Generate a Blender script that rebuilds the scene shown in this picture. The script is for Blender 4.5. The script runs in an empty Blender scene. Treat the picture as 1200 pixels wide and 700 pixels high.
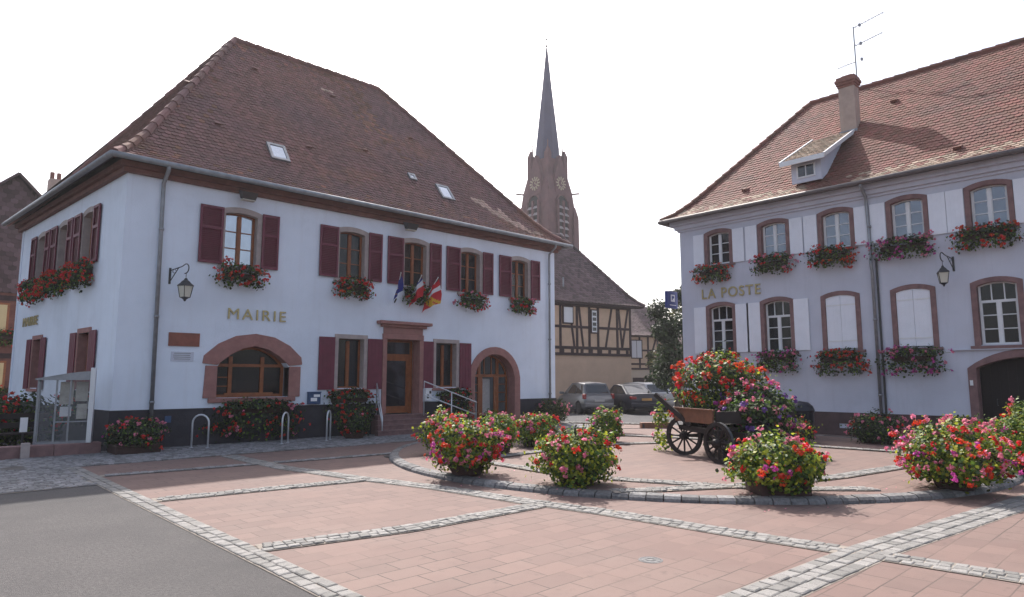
import bpy, bmesh, math, random
from math import pi, sin, cos, sqrt, atan2
from mathutils import Vector, Matrix, noise

R = random.Random(7)
SC = bpy.context.scene
COL = SC.collection
TAU = 2 * pi
HAZE = 0.0006

# ------------------------------------------------------------------ camera
AZ, PITCH = math.radians(46.788), math.radians(6.916)
cam = bpy.data.objects.new('camera', bpy.data.cameras.new('camera'))
COL.objects.link(cam)
cam.location = (0, 0, 1.7)
cam.rotation_euler = (pi / 2 + PITCH, 0, AZ - pi / 2)
cam.data.sensor_width = 36
cam.data.lens = 23.25
cam.data.clip_start = 0.05
cam.data.clip_end = 3000
SC.camera = cam

# ------------------------------------------------------------------ sky and sun
SUN = Vector((0.50, 0.83, 1.0)).normalized()
EL = math.asin(SUN.z)
world = bpy.data.worlds.new('World')
SC.world = world
world.use_nodes = True
wn = world.node_tree.nodes
wl = world.node_tree.links
for n in list(wn):
    wn.remove(n)
sky = wn.new('ShaderNodeTexSky')
sky.sky_type = 'NISHITA'
sky.sun_disc = False
sky.sun_elevation = EL
sky.sun_rotation = atan2(SUN.x, SUN.y)
sky.air_density = 1.0
sky.dust_density = 4.0
sky.ozone_density = 1.0
bg = wn.new('ShaderNodeBackground')
bg.inputs['Strength'].default_value = 0.15
wo = wn.new('ShaderNodeOutputWorld')
hsv = wn.new('ShaderNodeHueSaturation')
hsv.inputs['Saturation'].default_value = 0.78
wl.new(sky.outputs[0], hsv.inputs['Color'])
wl.new(hsv.outputs[0], bg.inputs[0])
wl.new(bg.outputs[0], wo.inputs[0])
sun = bpy.data.objects.new('sun', bpy.data.lights.new('sun', 'SUN'))
COL.objects.link(sun)
sun.data.energy = 4.2
sun.data.angle = math.radians(0.6)
sun.data.color = (1.0, 0.94, 0.88)
sun.rotation_euler = SUN.to_track_quat('Z', 'Y').to_euler()
sun.location = (30, 50, 60)
SC.view_settings.view_transform = 'Standard'
SC.view_settings.look = 'None'
SC.view_settings.exposure = 0.82
SC.view_settings.gamma = 1
SC.view_settings.use_curve_mapping = False
SC.render.engine = 'CYCLES'
SC.cycles.max_bounces = 6
SC.cycles.transparent_max_bounces = 12
SC.cycles.volume_bounces = 0
SC.cycles.use_denoising = True

# ------------------------------------------------------------------ materials
def mat(name, col, rough=0.8, var=0.0, vscale=3.0, col2=None, bump=0.0, bscale=60.0, tint=0.0,
        metal=0.0, spec=0.5, alpha=1.0, trans=0.0, stain=None, emit=0.0, streak=None):
    m = bpy.data.materials.new(name)
    m.use_nodes = True
    nt = m.node_tree
    N, L = nt.nodes, nt.links
    b = N['Principled BSDF']
    b.inputs['Roughness'].default_value = rough
    b.inputs['Metallic'].default_value = metal
    b.inputs['Specular IOR Level'].default_value = spec
    b.inputs['Alpha'].default_value = alpha
    tc = N.new('ShaderNodeTexCoord')
    rgb = N.new('ShaderNodeRGB')
    rgb.outputs[0].default_value = (*col, 1)
    out = rgb.outputs[0]

    def noise_fac(scale, detail=5, lo=0.35, hi=0.65, rough_=0.6):
        n = N.new('ShaderNodeTexNoise')
        n.inputs['Scale'].default_value = scale
        n.inputs['Detail'].default_value = detail
        n.inputs['Roughness'].default_value = rough_
        L.new(tc.outputs['Object'], n.inputs['Vector'])
        mr = N.new('ShaderNodeMapRange')
        mr.inputs[1].default_value, mr.inputs[2].default_value = lo, hi
        L.new(n.outputs[0], mr.inputs[0])
        return mr.outputs[0]

    def mix(fac, a, bcol, mode='MIX'):
        x = N.new('ShaderNodeMix')
        x.data_type = 'RGBA'
        x.blend_type = mode
        if isinstance(fac, float):
            x.inputs[0].default_value = fac
        else:
            L.new(fac, x.inputs[0])
        L.new(a, x.inputs[6])
        if isinstance(bcol, tuple):
            x.inputs[7].default_value = (*bcol, 1)
        else:
            L.new(bcol, x.inputs[7])
        return x.outputs[2]
    if col2 is None:
        col2 = tuple(c * (1 - var) for c in col)
    if var > 0 or col2 != col:
        out = mix(noise_fac(vscale), out, col2)
    if stain:
        sc, scol, lo, hi = stain
        out = mix(noise_fac(sc, 8, lo, hi, 0.7), out, scol)
    if streak:
        mp = N.new('ShaderNodeMapping')
        mp.inputs['Scale'].default_value = (3.2, 3.2, 0.22)
        L.new(tc.outputs['Object'], mp.inputs[0])
        n = N.new('ShaderNodeTexNoise')
        n.inputs['Scale'].default_value = 1.6
        n.inputs['Detail'].default_value = 7
        n.inputs['Roughness'].default_value = 0.7
        L.new(mp.outputs[0], n.inputs['Vector'])
        mr = N.new('ShaderNodeMapRange')
        mr.inputs[1].default_value, mr.inputs[2].default_value = 0.52, 0.8
        mr.inputs[4].default_value = 0.45
        L.new(n.outputs[0], mr.inputs[0])
        out = mix(mr.outputs[0], out, streak)
    if tint > 0:
        at = N.new('ShaderNodeAttribute')
        at.attribute_name = 'tint'
        hv = N.new('ShaderNodeHueSaturation')
        mr = N.new('ShaderNodeMapRange')
        mr.inputs[3].default_value, mr.inputs[4].default_value = 1 - tint, 1 + tint
        L.new(at.outputs['Fac'], mr.inputs[0])
        L.new(mr.outputs[0], hv.inputs['Value'])
        mr2 = N.new('ShaderNodeMapRange')
        mr2.inputs[3].default_value, mr2.inputs[4].default_value = 0.5 + tint * 0.05, 0.5 - tint * 0.03
        mr2.clamp = False
        L.new(at.outputs['Fac'], mr2.inputs[0])
        L.new(mr2.outputs[0], hv.inputs['Hue'])
        L.new(out, hv.inputs['Color'])
        out = hv.outputs[0]
    L.new(out, b.inputs['Base Color'])
    if bump > 0:
        n = N.new('ShaderNodeTexNoise')
        n.inputs['Scale'].default_value = bscale
        n.inputs['Detail'].default_value = 4
        L.new(tc.outputs['Object'], n.inputs['Vector'])
        bp = N.new('ShaderNodeBump')
        bp.inputs['Strength'].default_value = bump
        bp.inputs['Distance'].default_value = 0.02
        L.new(n.outputs[0], bp.inputs['Height'])
        L.new(bp.outputs[0], b.inputs['Normal'])
    if trans > 0:
        t = N.new('ShaderNodeBsdfTranslucent')
        L.new(out, t.inputs[0])
        ms = N.new('ShaderNodeMixShader')
        ms.inputs[0].default_value = trans
        L.new(b.outputs[0], ms.inputs[1])
        L.new(t.outputs[0], ms.inputs[2])
        L.new(ms.outputs[0], N['Material Output'].inputs[0])
    if emit > 0:
        L.new(out, b.inputs['Emission Color'])
        b.inputs['Emission Strength'].default_value = emit
    return m


def paver_mat():
    m = mat('pink_concrete_pavers', (0.43, 0.26, 0.205), 0.85)
    N, L = m.node_tree.nodes, m.node_tree.links
    b = N['Principled BSDF']
    tc = [n for n in N if n.type == 'TEX_COORD'][0]
    mp = N.new('ShaderNodeMapping')
    L.new(tc.outputs['Object'], mp.inputs[0])
    # slight wobble so that the joints are not ruler straight
    nz = N.new('ShaderNodeTexNoise')
    nz.inputs['Scale'].default_value = 1.7
    L.new(tc.outputs['Object'], nz.inputs['Vector'])
    va = N.new('ShaderNodeVectorMath')
    va.operation = 'MULTIPLY_ADD'
    va.inputs[1].default_value = (0.03, 0.03, 0)
    L.new(nz.outputs['Color'], va.inputs[0])
    L.new(mp.outputs[0], va.inputs[2])
    br = N.new('ShaderNodeTexBrick')
    br.offset = 0.42
    br.inputs['Scale'].default_value = 1.0
    br.inputs['Brick Width'].default_value = 0.41
    br.inputs['Row Height'].default_value = 0.26
    br.inputs['Mortar Size'].default_value = 0.007
    br.inputs['Mortar Smooth'].default_value = 0.3
    br.inputs['Bias'].default_value = 0.0
    br.inputs['Color1'].default_value = (0.178, 0.111, 0.094, 1)
    br.inputs['Color2'].default_value = (0.142, 0.088, 0.076, 1)
    br.inputs['Mortar'].default_value = (0.17, 0.11, 0.09, 1)
    L.new(va.outputs[0], br.inputs['Vector'])
    # joints that are filled in places: fade mortar with noise
    n2 = N.new('ShaderNodeTexNoise')
    n2.inputs['Scale'].default_value = 0.9
    n2.inputs['Detail'].default_value = 3
    L.new(tc.outputs['Object'], n2.inputs['Vector'])
    mrj = N.new('ShaderNodeMapRange')
    mrj.inputs[1].default_value, mrj.inputs[2].default_value = 0.35, 0.6
    mrj.inputs[3].default_value, mrj.inputs[4].default_value = 0.15, 1.0
    L.new(n2.outputs[0], mrj.inputs[0])
    mul = N.new('ShaderNodeMath')
    mul.operation = 'MULTIPLY'
    L.new(br.outputs['Fac'], mul.inputs[0])
    L.new(mrj.outputs[0], mul.inputs[1])
    base = N.new('ShaderNodeMix')
    base.data_type = 'RGBA'
    L.new(mul.outputs[0], base.inputs[0])
    L.new(br.outputs['Color'], base.inputs[6])
    base.inputs[7].default_value = (0.035, 0.025, 0.023, 1)
    # stone colour without mortar for most of the face
    # broad dirt, dust and fine grain
    def nfac(sc, lo, hi, det=6):
        n = N.new('ShaderNodeTexNoise')
        n.inputs['Scale'].default_value = sc
        n.inputs['Detail'].default_value = det
        n.inputs['Roughness'].default_value = 0.65
        L.new(tc.outputs['Object'], n.inputs['Vector'])
        r_ = N.new('ShaderNodeMapRange')
        r_.inputs[1].default_value, r_.inputs[2].default_value = lo, hi
        L.new(n.outputs[0], r_.inputs[0])
        return r_.outputs[0]

    def mx(fac, k, a, c):
        x = N.new('ShaderNodeMix')
        x.data_type = 'RGBA'
        mm = N.new('ShaderNodeMath')
        mm.operation = 'MULTIPLY'
        mm.inputs[1].default_value = k
        L.new(fac, mm.inputs[0])
        L.new(mm.outputs[0], x.inputs[0])
        L.new(a, x.inputs[6])
        x.inputs[7].default_value = (*c, 1)
        return x.outputs[2]
    o = mx(nfac(0.45, 0.42, 0.68), 0.45, base.outputs[2], (0.178, 0.132, 0.113))
    o = mx(nfac(2.3, 0.5, 0.75), 0.4, o, (0.105, 0.07, 0.061))
    o = mx(nfac(90, 0.5, 0.8, 2), 0.35, o, (0.115, 0.076, 0.066))
    o = mx(nfac(5.5, 0.6, 0.68), 0.5, o, (0.085, 0.06, 0.054))
    L.new(o, b.inputs['Base Color'])
    bp = N.new('ShaderNodeBump')
    bp.inputs['Strength'].default_value = 0.5
    bp.inputs['Distance'].default_value = 0.01
    inv = N.new('ShaderNodeMath')
    inv.operation = 'SUBTRACT'
    inv.inputs[0].default_value = 1.0
    L.new(mul.outputs[0], inv.inputs[1])
    L.new(inv.outputs[0], bp.inputs['Height'])
    L.new(bp.outputs[0], b.inputs['Normal'])
    return m


M = dict(
    plaster=mat('white_plaster', (0.74, 0.80, 0.90), 0.9, 0.09, 0.7, bump=0.45, bscale=45,
                stain=(0.9, (0.62, 0.67, 0.76), 0.55, 0.8), streak=(0.58, 0.60, 0.65)),
    plaster_grey=mat('lavender_plaster', (0.585, 0.605, 0.69), 0.9, 0.1, 0.8, bump=0.35, bscale=50,
                     stain=(1.1, (0.50, 0.52, 0.59), 0.54, 0.8), streak=(0.42, 0.43, 0.49)),
    plinth=mat('dark_plinth', (0.035, 0.032, 0.042), 0.75, 0.35, 3, bump=0.3, bscale=40),
    plinth_red=mat('brown_plinth', (0.10, 0.06, 0.06), 0.8, 0.35, 3, bump=0.3, bscale=40),
    sandstone=mat('pink_sandstone', (0.36, 0.17, 0.15), 0.85, 0.25, 5, bump=0.3, bscale=70, stain=(3, (0.28, 0.15, 0.13), 0.5, 0.75)),
    sandstone_dark=mat('brown_sandstone', (0.245, 0.14, 0.135), 0.85, 0.3, 5, bump=0.3, bscale=60),
    palestone=mat('pale_stone', (0.42, 0.35, 0.33), 0.85, 0.2, 6, bump=0.25, bscale=60),
    shutter=mat('maroon_paint', (0.15, 0.018, 0.042), 0.55, 0.2, 4),
    shutter_white=mat('white_shutter_paint', (0.80, 0.82, 0.88), 0.6, 0.06, 3),
    wood=mat('orange_brown_wood', (0.29, 0.085, 0.022), 0.5, 0.35, 8),
    wood_dark=mat('dark_timber', (0.055, 0.03, 0.03), 0.8, 0.4, 6, bump=0.3, bscale=50),
    white=mat('white_window_paint', (0.74, 0.75, 0.76), 0.45, 0.05, 6),
    cornice=mat('brown_cornice', (0.17, 0.065, 0.05), 0.75, 0.3, 4),
    zinc=mat('weathered_zinc', (0.30, 0.31, 0.33), 0.5, 0.25, 5, metal=0.6),
    glass=mat('window_glass', (0.016, 0.018, 0.022), 0.04, 0.2, 2, spec=0.5, alpha=0.72),
    glass_dark=mat('dark_window_glass', (0.02, 0.02, 0.025), 0.05, spec=0.8),
    curtain=mat('pale_curtain', (0.62, 0.58, 0.55), 0.9, 0.15, 9),
    dark=mat('dark_interior', (0.025, 0.022, 0.022), 0.9),
    tiles=mat('brown_roof_tiles', (0.22, 0.108, 0.09), 0.9, 0.3, 0.35, col2=(0.165, 0.092, 0.088), tint=0.2,
              stain=(0.45, (0.26, 0.12, 0.07), 0.54, 0.75)),
    tiles_pale=mat('pale_roof_tiles', (0.46, 0.31, 0.245), 0.8, 0.2, 2, tint=0.25),  # paler tone carries the sun patch on the replaced tiles
    tiles_red=mat('red_roof_tiles', (0.185, 0.066, 0.045), 0.85, 0.3, 0.4, col2=(0.14, 0.055, 0.042), tint=0.24,
                  stain=(0.8, (0.125, 0.07, 0.065), 0.55, 0.8)),
    tiles_orange=mat('orange_stain_glare_tiles', (0.26, 0.125, 0.085), 0.9, 0.35, 0.6, tint=0.3),  # stain tone lightened to carry sun glare on the slope
    zinc_dark=mat('painted_brown_gutter', (0.13, 0.11, 0.11), 0.6, 0.25, 5),
    tiles_dark=mat('dark_roof_tiles', (0.12, 0.075, 0.078), 0.85, 0.3, 0.6, tint=0.4),
    tiles_tan=mat('tan_roof_tiles', (0.33, 0.24, 0.175), 0.85, 0.3, 1.5, tint=0.3),  # tan carries sun on the flared eave as well as lichen
    rooflining=mat('roof_lining', (0.05, 0.035, 0.03), 0.9),
    gate_wood=mat('shade_dark_gate_wood', (0.009, 0.006, 0.006), 0.8),  # near black puts the gateway's shade into the wood colour
    iron=mat('black_iron', (0.02, 0.02, 0.022), 0.45, spec=0.6),
    steel=mat('brushed_steel', (0.55, 0.56, 0.58), 0.32, metal=0.9),
    chrome_white=mat('galvanised_rail', (0.62, 0.63, 0.66), 0.4, metal=0.5),
    lampglass=mat('frosted_lamp_glass', (0.80, 0.77, 0.66), 0.35, trans=0.4),
    gold=mat('gilded_letters', (0.50, 0.41, 0.20), 0.45, 0.2, 10, metal=0.35),
    plaque=mat('terracotta_plaque', (0.27, 0.09, 0.06), 0.7, 0.25, 7),
    sett=mat('granite_setts', (0.24, 0.23, 0.218), 0.85, 0.35, 110, tint=0.26, bump=0.4, bscale=50),
    sett_dark=mat('grey_granite_setts', (0.21, 0.205, 0.21), 0.8, 0.3, 14, tint=0.4, bump=0.4, bscale=50),
    grout=mat('sandy_grout', (0.27, 0.235, 0.20), 0.95, 0.3, 9),
    kerb=mat('granite_kerb', (0.20, 0.195, 0.195), 0.85, 0.45, 22, tint=0.35, bump=0.3, bscale=80),
    asphalt=mat('worn_asphalt', (0.098, 0.090, 0.090), 0.9, 0.45, 30, bump=0.7, bscale=100, stain=(0.5, (0.055, 0.051, 0.052), 0.42, 0.66)),
    asphalt_dark=mat('dark_asphalt', (0.052, 0.049, 0.053), 0.9, 0.25, 60, bump=0.3, bscale=140),  # darker, even asphalt tone for the parking lot
    terracotta=mat('brown_planter', (0.055, 0.026, 0.022), 0.8, 0.3, 6),
    soil=mat('dark_soil', (0.03, 0.022, 0.016), 1.0),
    leaf=mat('geranium_leaf', (0.11, 0.19, 0.025), 0.55, 0.3, 3, tint=0.55, trans=0.45),
    leaf_yel=mat('yellow_green_leaf', (0.36, 0.40, 0.04), 0.55, 0.25, 3, tint=0.45, trans=0.5),
    leaf_dark=mat('dark_leaf', (0.026, 0.045, 0.014), 0.6, 0.3, 3, tint=0.5, trans=0.25),
    leaf_tree=mat('tree_leaf', (0.032, 0.055, 0.016), 0.6, 0.3, 2, tint=0.6, trans=0.35),
    leaf_olive=mat('olive_leaf', (0.12, 0.13, 0.04), 0.6, 0.3, 2, tint=0.6, trans=0.35),
    stem=mat('green_stem', (0.10, 0.13, 0.03), 0.7),
    bark=mat('brown_bark', (0.09, 0.065, 0.05), 0.9, 0.4, 12, bump=0.5, bscale=40),
    red=mat('red_blossom', (0.66, 0.014, 0.014), 0.6, 0.1, 8, tint=0.35, trans=0.35),
    orange=mat('orange_red_blossom', (0.70, 0.07, 0.02), 0.6, 0.1, 8, tint=0.3, trans=0.35),
    pink=mat('pink_blossom', (0.78, 0.24, 0.36), 0.6, 0.1, 8, tint=0.3, trans=0.4),
    magenta=mat('magenta_blossom', (0.56, 0.07, 0.36), 0.6, 0.1, 8, tint=0.35, trans=0.35),
    violet=mat('violet_blossom', (0.16, 0.07, 0.30), 0.6, 0.1, 8, tint=0.35, trans=0.3),
    render_tan=mat('tan_render', (0.56, 0.40, 0.29), 0.9, 0.12, 1.2, bump=0.2, bscale=40),
    render_pale=mat('pale_render', (0.52, 0.43, 0.34), 0.9, 0.12, 1.2),
    infill=mat('ochre_infill', (0.60, 0.43, 0.30), 0.9, 0.12, 2.5),
    infill_yel=mat('yellow_infill', (0.52, 0.40, 0.22), 0.9, 0.1, 2.5),
    church=mat('red_church_stone', (0.19, 0.09, 0.088), 0.9, 0.25, 0.8),
    slate=mat('blue_slate', (0.075, 0.07, 0.125), 0.7, 0.2, 0.5),
    cartwood=mat('old_cart_wood', (0.02, 0.012, 0.011), 0.7, 0.4, 8),
    cartboard=mat('brown_cart_board', (0.21, 0.085, 0.045), 0.6, 0.3, 8),
    brick=mat('red_brick', (0.27, 0.12, 0.09), 0.85, 0.3, 12),
    chimney_render=mat('chimney_render', (0.46, 0.35, 0.29), 0.9, 0.2, 3),
    car_silver=mat('silver_car_paint', (0.14, 0.145, 0.155), 0.3, metal=0.5),
    car_blue=mat('dark_blue_car_paint', (0.014, 0.016, 0.026), 0.3, spec=0.35),
    car_white=mat('pale_silver_car_paint', (0.42, 0.42, 0.44), 0.28, metal=0.3),
    car_grey=mat('grey_car_paint', (0.25, 0.26, 0.28), 0.28, metal=0.4),
    glass_sky=mat('mirroring_window_glass', (0.50, 0.54, 0.60), 0.05, 0.15, 2, metal=0.75),
    glass_half=mat('bluish_window_glass', (0.20, 0.23, 0.28), 0.05, 0.3, 1.5, metal=0.45, spec=1.0),
    glass_clear=mat('clear_case_glass', (0.3, 0.32, 0.34), 0.05, spec=1.0, alpha=0.14),
    car_glass=mat('car_glass', (0.015, 0.017, 0.02), 0.03, spec=1.0),
    rubber=mat('tyre_rubber', (0.015, 0.015, 0.016), 0.9),
    taillight=mat('tail_light', (0.20, 0.012, 0.014), 0.2),
    plate_yel=mat('yellow_plate', (0.35, 0.19, 0.05), 0.5),
    plate_white=mat('white_plate', (0.3, 0.3, 0.3), 0.5),
    flag_blue=mat('flag_blue', (0.02, 0.03, 0.22), 0.8, trans=0.3),
    flag_white=mat('flag_white', (0.75, 0.75, 0.78), 0.8, trans=0.3),
    flag_red=mat('flag_red', (0.55, 0.02, 0.03), 0.8, trans=0.3),
    flag_yellow=mat('flag_yellow', (0.70, 0.42, 0.03), 0.8, trans=0.3),
    sign_blue=mat('sign_blue', (0.03, 0.05, 0.22), 0.4),
    sign_white=mat('sign_white', (0.8, 0.8, 0.82), 0.4),
    poster=mat('poster_paper', (0.62, 0.58, 0.5), 0.8, 0.3, 5),
    hill=mat('wooded_hill', (0.06, 0.09, 0.045), 0.95, 0.4, 0.05),
    clock_gold=mat('clock_gold', (0.50, 0.40, 0.27), 0.4, metal=0.3),
    louvre=mat('louvre_slats', (0.34, 0.28, 0.28), 0.8),
    bluebox=mat('blue_box', (0.03, 0.07, 0.16), 0.5),
)
M['paver'] = paver_mat()

# ------------------------------------------------------------------ mesh builder
class MB:
    def __init__(s, mtx=None):
        s.v, s.f, s.t = [], [], []
        s.m = mtx

    def add(s, vs, fs, tint=0.5):
        o = len(s.v)
        if s.m is not None:
            vs = [s.m @ Vector(p) for p in vs]
        s.v.extend([tuple(p) for p in vs])
        for f in fs:
            s.f.append(tuple(i + o for i in f))
            s.t.append(tint)

    def box(s, x0, x1, y0, y1, z0, z1, tint=0.5):
        if x0 > x1: x0, x1 = x1, x0
        if y0 > y1: y0, y1 = y1, y0
        if z0 > z1: z0, z1 = z1, z0
        s.add([(x0, y0, z0), (x1, y0, z0), (x1, y1, z0), (x0, y1, z0), (x0, y0, z1), (x1, y0, z1), (x1, y1, z1), (x0, y1, z1)],
              [(3, 2, 1, 0), (4, 5, 6, 7), (0, 1, 5, 4), (1, 2, 6, 5), (2, 3, 7, 6), (3, 0, 4, 7)], tint)

    def bar(s, a, b, w, h, up=(0, 0, 1), tint=0.5):
        a, b = Vector(a), Vector(b)
        d = (b - a).normalized()
        u = Vector(up)
        if abs(d.dot(u)) > 0.97:
            u = Vector((0, 1, 0))
        sx = d.cross(u).normalized()
        u = sx.cross(d).normalized()
        sx, u = sx * w / 2, u * h / 2
        vs = [a - sx - u, a + sx - u, a + sx + u, a - sx + u, b - sx - u, b + sx - u, b + sx + u, b - sx + u]
        s.add(vs, [(0, 1, 2, 3), (7, 6, 5, 4), (1, 0, 4, 5), (2, 1, 5, 6), (3, 2, 6, 7), (0, 3, 7, 4)], tint)

    def tube(s, pts, r, n=8, tint=0.5, cap=True):
        pts = [Vector(p) for p in pts]
        rs = r if isinstance(r, (list, tuple)) else [r] * len(pts)
        vs, fs = [], []
        pu = None
        for i, p in enumerate(pts):
            d = (pts[min(i + 1, len(pts) - 1)] - pts[max(i - 1, 0)]).normalized()
            u = pu if pu is not None else (Vector((0, 0, 1)) if abs(d.z) < 0.9 else Vector((1, 0, 0)))
            u = (u - d * u.dot(d)).normalized()
            pu = u
            w = d.cross(u)
            for k in range(n):
                a = TAU * k / n
                vs.append(p + (u * cos(a) + w * sin(a)) * rs[i])
        for i in range(len(pts) - 1):
            for k in range(n):
                k2 = (k + 1) % n
                fs.append((i * n + k, i * n + k2, (i + 1) * n + k2, (i + 1) * n + k))
        if cap:
            fs.append(tuple(range(n - 1, -1, -1)))
            fs.append(tuple((len(pts) - 1) * n + k for k in range(n)))
        s.add(vs, fs, tint)

    def lathe(s, prof, c=(0, 0, 0), n=20, tint=0.5, rot=0.0, sx=1, sy=1):
        vs, fs = [], []
        for (r, z) in prof:
            for k in range(n):
                a = TAU * k / n + rot
                vs.append((c[0] + r * cos(a) * sx, c[1] + r * sin(a) * sy, c[2] + z))
        for i in range(len(prof) - 1):
            for k in range(n):
                k2 = (k + 1) % n
                fs.append((i * n + k, i * n + k2, (i + 1) * n + k2, (i + 1) * n + k))
        fs.append(tuple(range(n - 1, -1, -1)))
        fs.append(tuple((len(prof) - 1) * n + k for k in range(n)))
        s.add(vs, fs, tint)

    def prism_xz(s, poly, y0, y1, tint=0.5):
        n = len(poly)
        vs = [(x, y0, z) for x, z in poly] + [(x, y1, z) for x, z in poly]
        fs = [tuple(range(n)), tuple(range(2 * n - 1, n - 1, -1))]
        for i in range(n):
            j = (i + 1) % n
            fs.append((j, i, n + i, n + j))
        s.add(vs, fs, tint)

    def ring_xz(s, outer, inner, y0, y1, closed=False, tint=0.5):
        """band between two matching polylines in the xz plane, with thickness"""
        n = len(outer)
        vs = [(x, y0, z) for x, z in outer] + [(x, y0, z) for x, z in inner] + [(x, y1, z) for x, z in outer] + [(x, y1, z) for x, z in inner]
        fs = []
        rng = range(n) if closed else range(n - 1)
        for i in rng:
            j = (i + 1) % n
            fs += [(i, j, n + j, n + i), (2 * n + j, 2 * n + i, 3 * n + i, 3 * n + j), (j, i, 2 * n + i, 2 * n + j), (n + i, n + j, 3 * n + j, 3 * n + i)]
        if not closed:
            fs += [(0, n, 3 * n, 2 * n), (2 * n - 1, n - 1, 3 * n - 1, 4 * n - 1)]
        s.add(vs, fs, tint)

    def build(s, name, material, parent=None, loc=None, smooth=False, bevel=0.0):
        me = bpy.data.meshes.new(name)
        vs = s.v
        if loc is not None:
            vs = [(x - loc[0], y - loc[1], z - loc[2]) for x, y, z in vs]
        me.from_pydata(vs, [], s.f)
        at = me.attributes.new('tint', 'FLOAT', 'FACE')
        at.data.foreach_set('value', s.t)
        me.materials.append(M[material])
        if smooth:
            me.polygons.foreach_set('use_smooth', [True] * len(s.f))
        me.update()
        o = bpy.data.objects.new(name, me)
        COL.objects.link(o)
        if loc is not None:
            o.location = loc
        if parent is not None:
            o.parent = parent
        if bevel:
            b = o.modifiers.new('bevel', 'BEVEL')
            b.width = bevel
            b.segments = 2
            b.limit_method = 'ANGLE'
        return o


def build_multi(mbs, keys, name, parent, smooth=False):
    """one mesh from several builders, each with its own material slot"""
    vs, fs, ts, ix = [], [], [], []
    for i, (k, mb) in enumerate(keys):
        o = len(vs)
        vs += mbs[mb].v
        fs += [tuple(j + o for j in f) for f in mbs[mb].f]
        ts += mbs[mb].t
        ix += [i] * len(mbs[mb].f)
    me = bpy.data.meshes.new(name)
    me.from_pydata(vs, [], fs)
    me.attributes.new('tint', 'FLOAT', 'FACE').data.foreach_set('value', ts)
    for k, mb in keys:
        me.materials.append(M[k])
    me.polygons.foreach_set('material_index', ix)
    if smooth:
        me.polygons.foreach_set('use_smooth', [True] * len(fs))
    me.update()
    o = bpy.data.objects.new(name, me)
    COL.objects.link(o)
    o.parent = parent
    return o


def tag(o, label, cat, group=None, kind=None):
    o['label'] = label
    o['category'] = cat
    if group: o['group'] = group
    if kind: o['kind'] = kind
    return o


def struct(o, kind='structure'):
    o['kind'] = kind
    return o


def thing(name, loc, label, cat, rz=0.0, group=None):
    o = bpy.data.objects.new(name, None)
    o.empty_display_size = 0.2
    COL.objects.link(o)
    o.location = loc
    o.rotation_euler = (0, 0, rz)
    return tag(o, label, cat, group)


def arch(c, z0, zs, hw, rise, n=10):
    """outline of an opening with a segmental head, from the left foot clockwise"""
    pts = [(c - hw, z0)]
    if rise <= 0.001:
        return pts + [(c - hw, zs), (c + hw, zs), (c + hw, z0)]
    r = (hw * hw + rise * rise) / (2 * rise)
    zc = zs + rise - r
    a0 = math.acos(max(-1, min(1, -hw / r)))
    if rise > hw: a0 = pi
    a1 = pi - a0
    for i in range(n + 1):
        a = a0 + (a1 - a0) * i / n
        pts.append((c + r * cos(a), zc + r * sin(a)))
    return pts + [(c + hw, z0)]


def cut(obj, cutters):
    """subtract opening prisms from a wall slab"""
    cs = []
    for i, mb in enumerate(cutters):
        c = mb.build('cutter', 'dark', obj.parent)
        bm = bmesh.new()
        bm.from_mesh(c.data)
        bmesh.ops.recalc_face_normals(bm, faces=bm.faces)
        bm.to_mesh(c.data)
        bm.free()
        c.parent = None
        c.matrix_world = obj.parent.matrix_world.copy() if obj.parent else Matrix()
        md = obj.modifiers.new('b%d' % i, 'BOOLEAN')
        md.operation = 'DIFFERENCE'
        md.solver = 'EXACT'
        md.object = c
        cs.append(c)
    bpy.context.view_layer.update()
    for c in cs:
        c.matrix_world = obj.matrix_world.copy()
    bpy.context.view_layer.update()
    dg = bpy.context.evaluated_depsgraph_get()
    me = bpy.data.meshes.new_from_object(obj.evaluated_get(dg))
    obj.modifiers.clear()
    obj.data = me
    for c in cs:
        d = c.data
        bpy.data.objects.remove(c)
        bpy.data.meshes.remove(d)


def letters(txt, size, name, mtl, parent, mtx, depth=0.03, width=None, spacing=1.15, bold=0.0):
    cu = bpy.data.curves.new(name, 'FONT')
    cu.body = txt
    cu.size = size
    cu.extrude = depth / 2
    cu.offset = bold
    cu.space_character = spacing
    o = bpy.data.objects.new(name, cu)
    COL.objects.link(o)
    bpy.context.view_layer.update()
    me = bpy.data.meshes.new_from_object(o.evaluated_get(bpy.context.evaluated_depsgraph_get()))
    bpy.data.objects.remove(o)
    xs = [v.co.x for v in me.vertices]
    k = (width / (max(xs) - min(xs))) if width else 1.0
    x0 = min(xs)
    for v in me.vertices:
        v.co = mtx @ Vector(((v.co.x - x0) * k, -v.co.z, v.co.y))
    me.materials.clear()
    me.materials.append(M[mtl])
    me.name = name
    ob = bpy.data.objects.new(name, me)
    COL.objects.link(ob)
    ob.parent = parent
    return ob


# ------------------------------------------------------------------ tiled roofs
MP, T0 = 1.06, 0.22
_k = 1 - MP * (1 - T0)
BETA = (MP * T0 - _k) / (T0 * T0)
ALPHA = MP - 2 * BETA * T0


def prof(t, bell=True):
    if not bell: return t
    return 1 - MP * (1 - t) if t >= T0 else ALPHA * t + BETA * t * t


def roof_pt(EA, EB, RA, RB, t, s, bell):
    a = EA.lerp(RA, t)
    b = EB.lerp(RB, t)
    p = a.lerp(b, s)
    p.z = EA.z + (RA.z - EA.z) * prof(t, bell)
    return p


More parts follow.
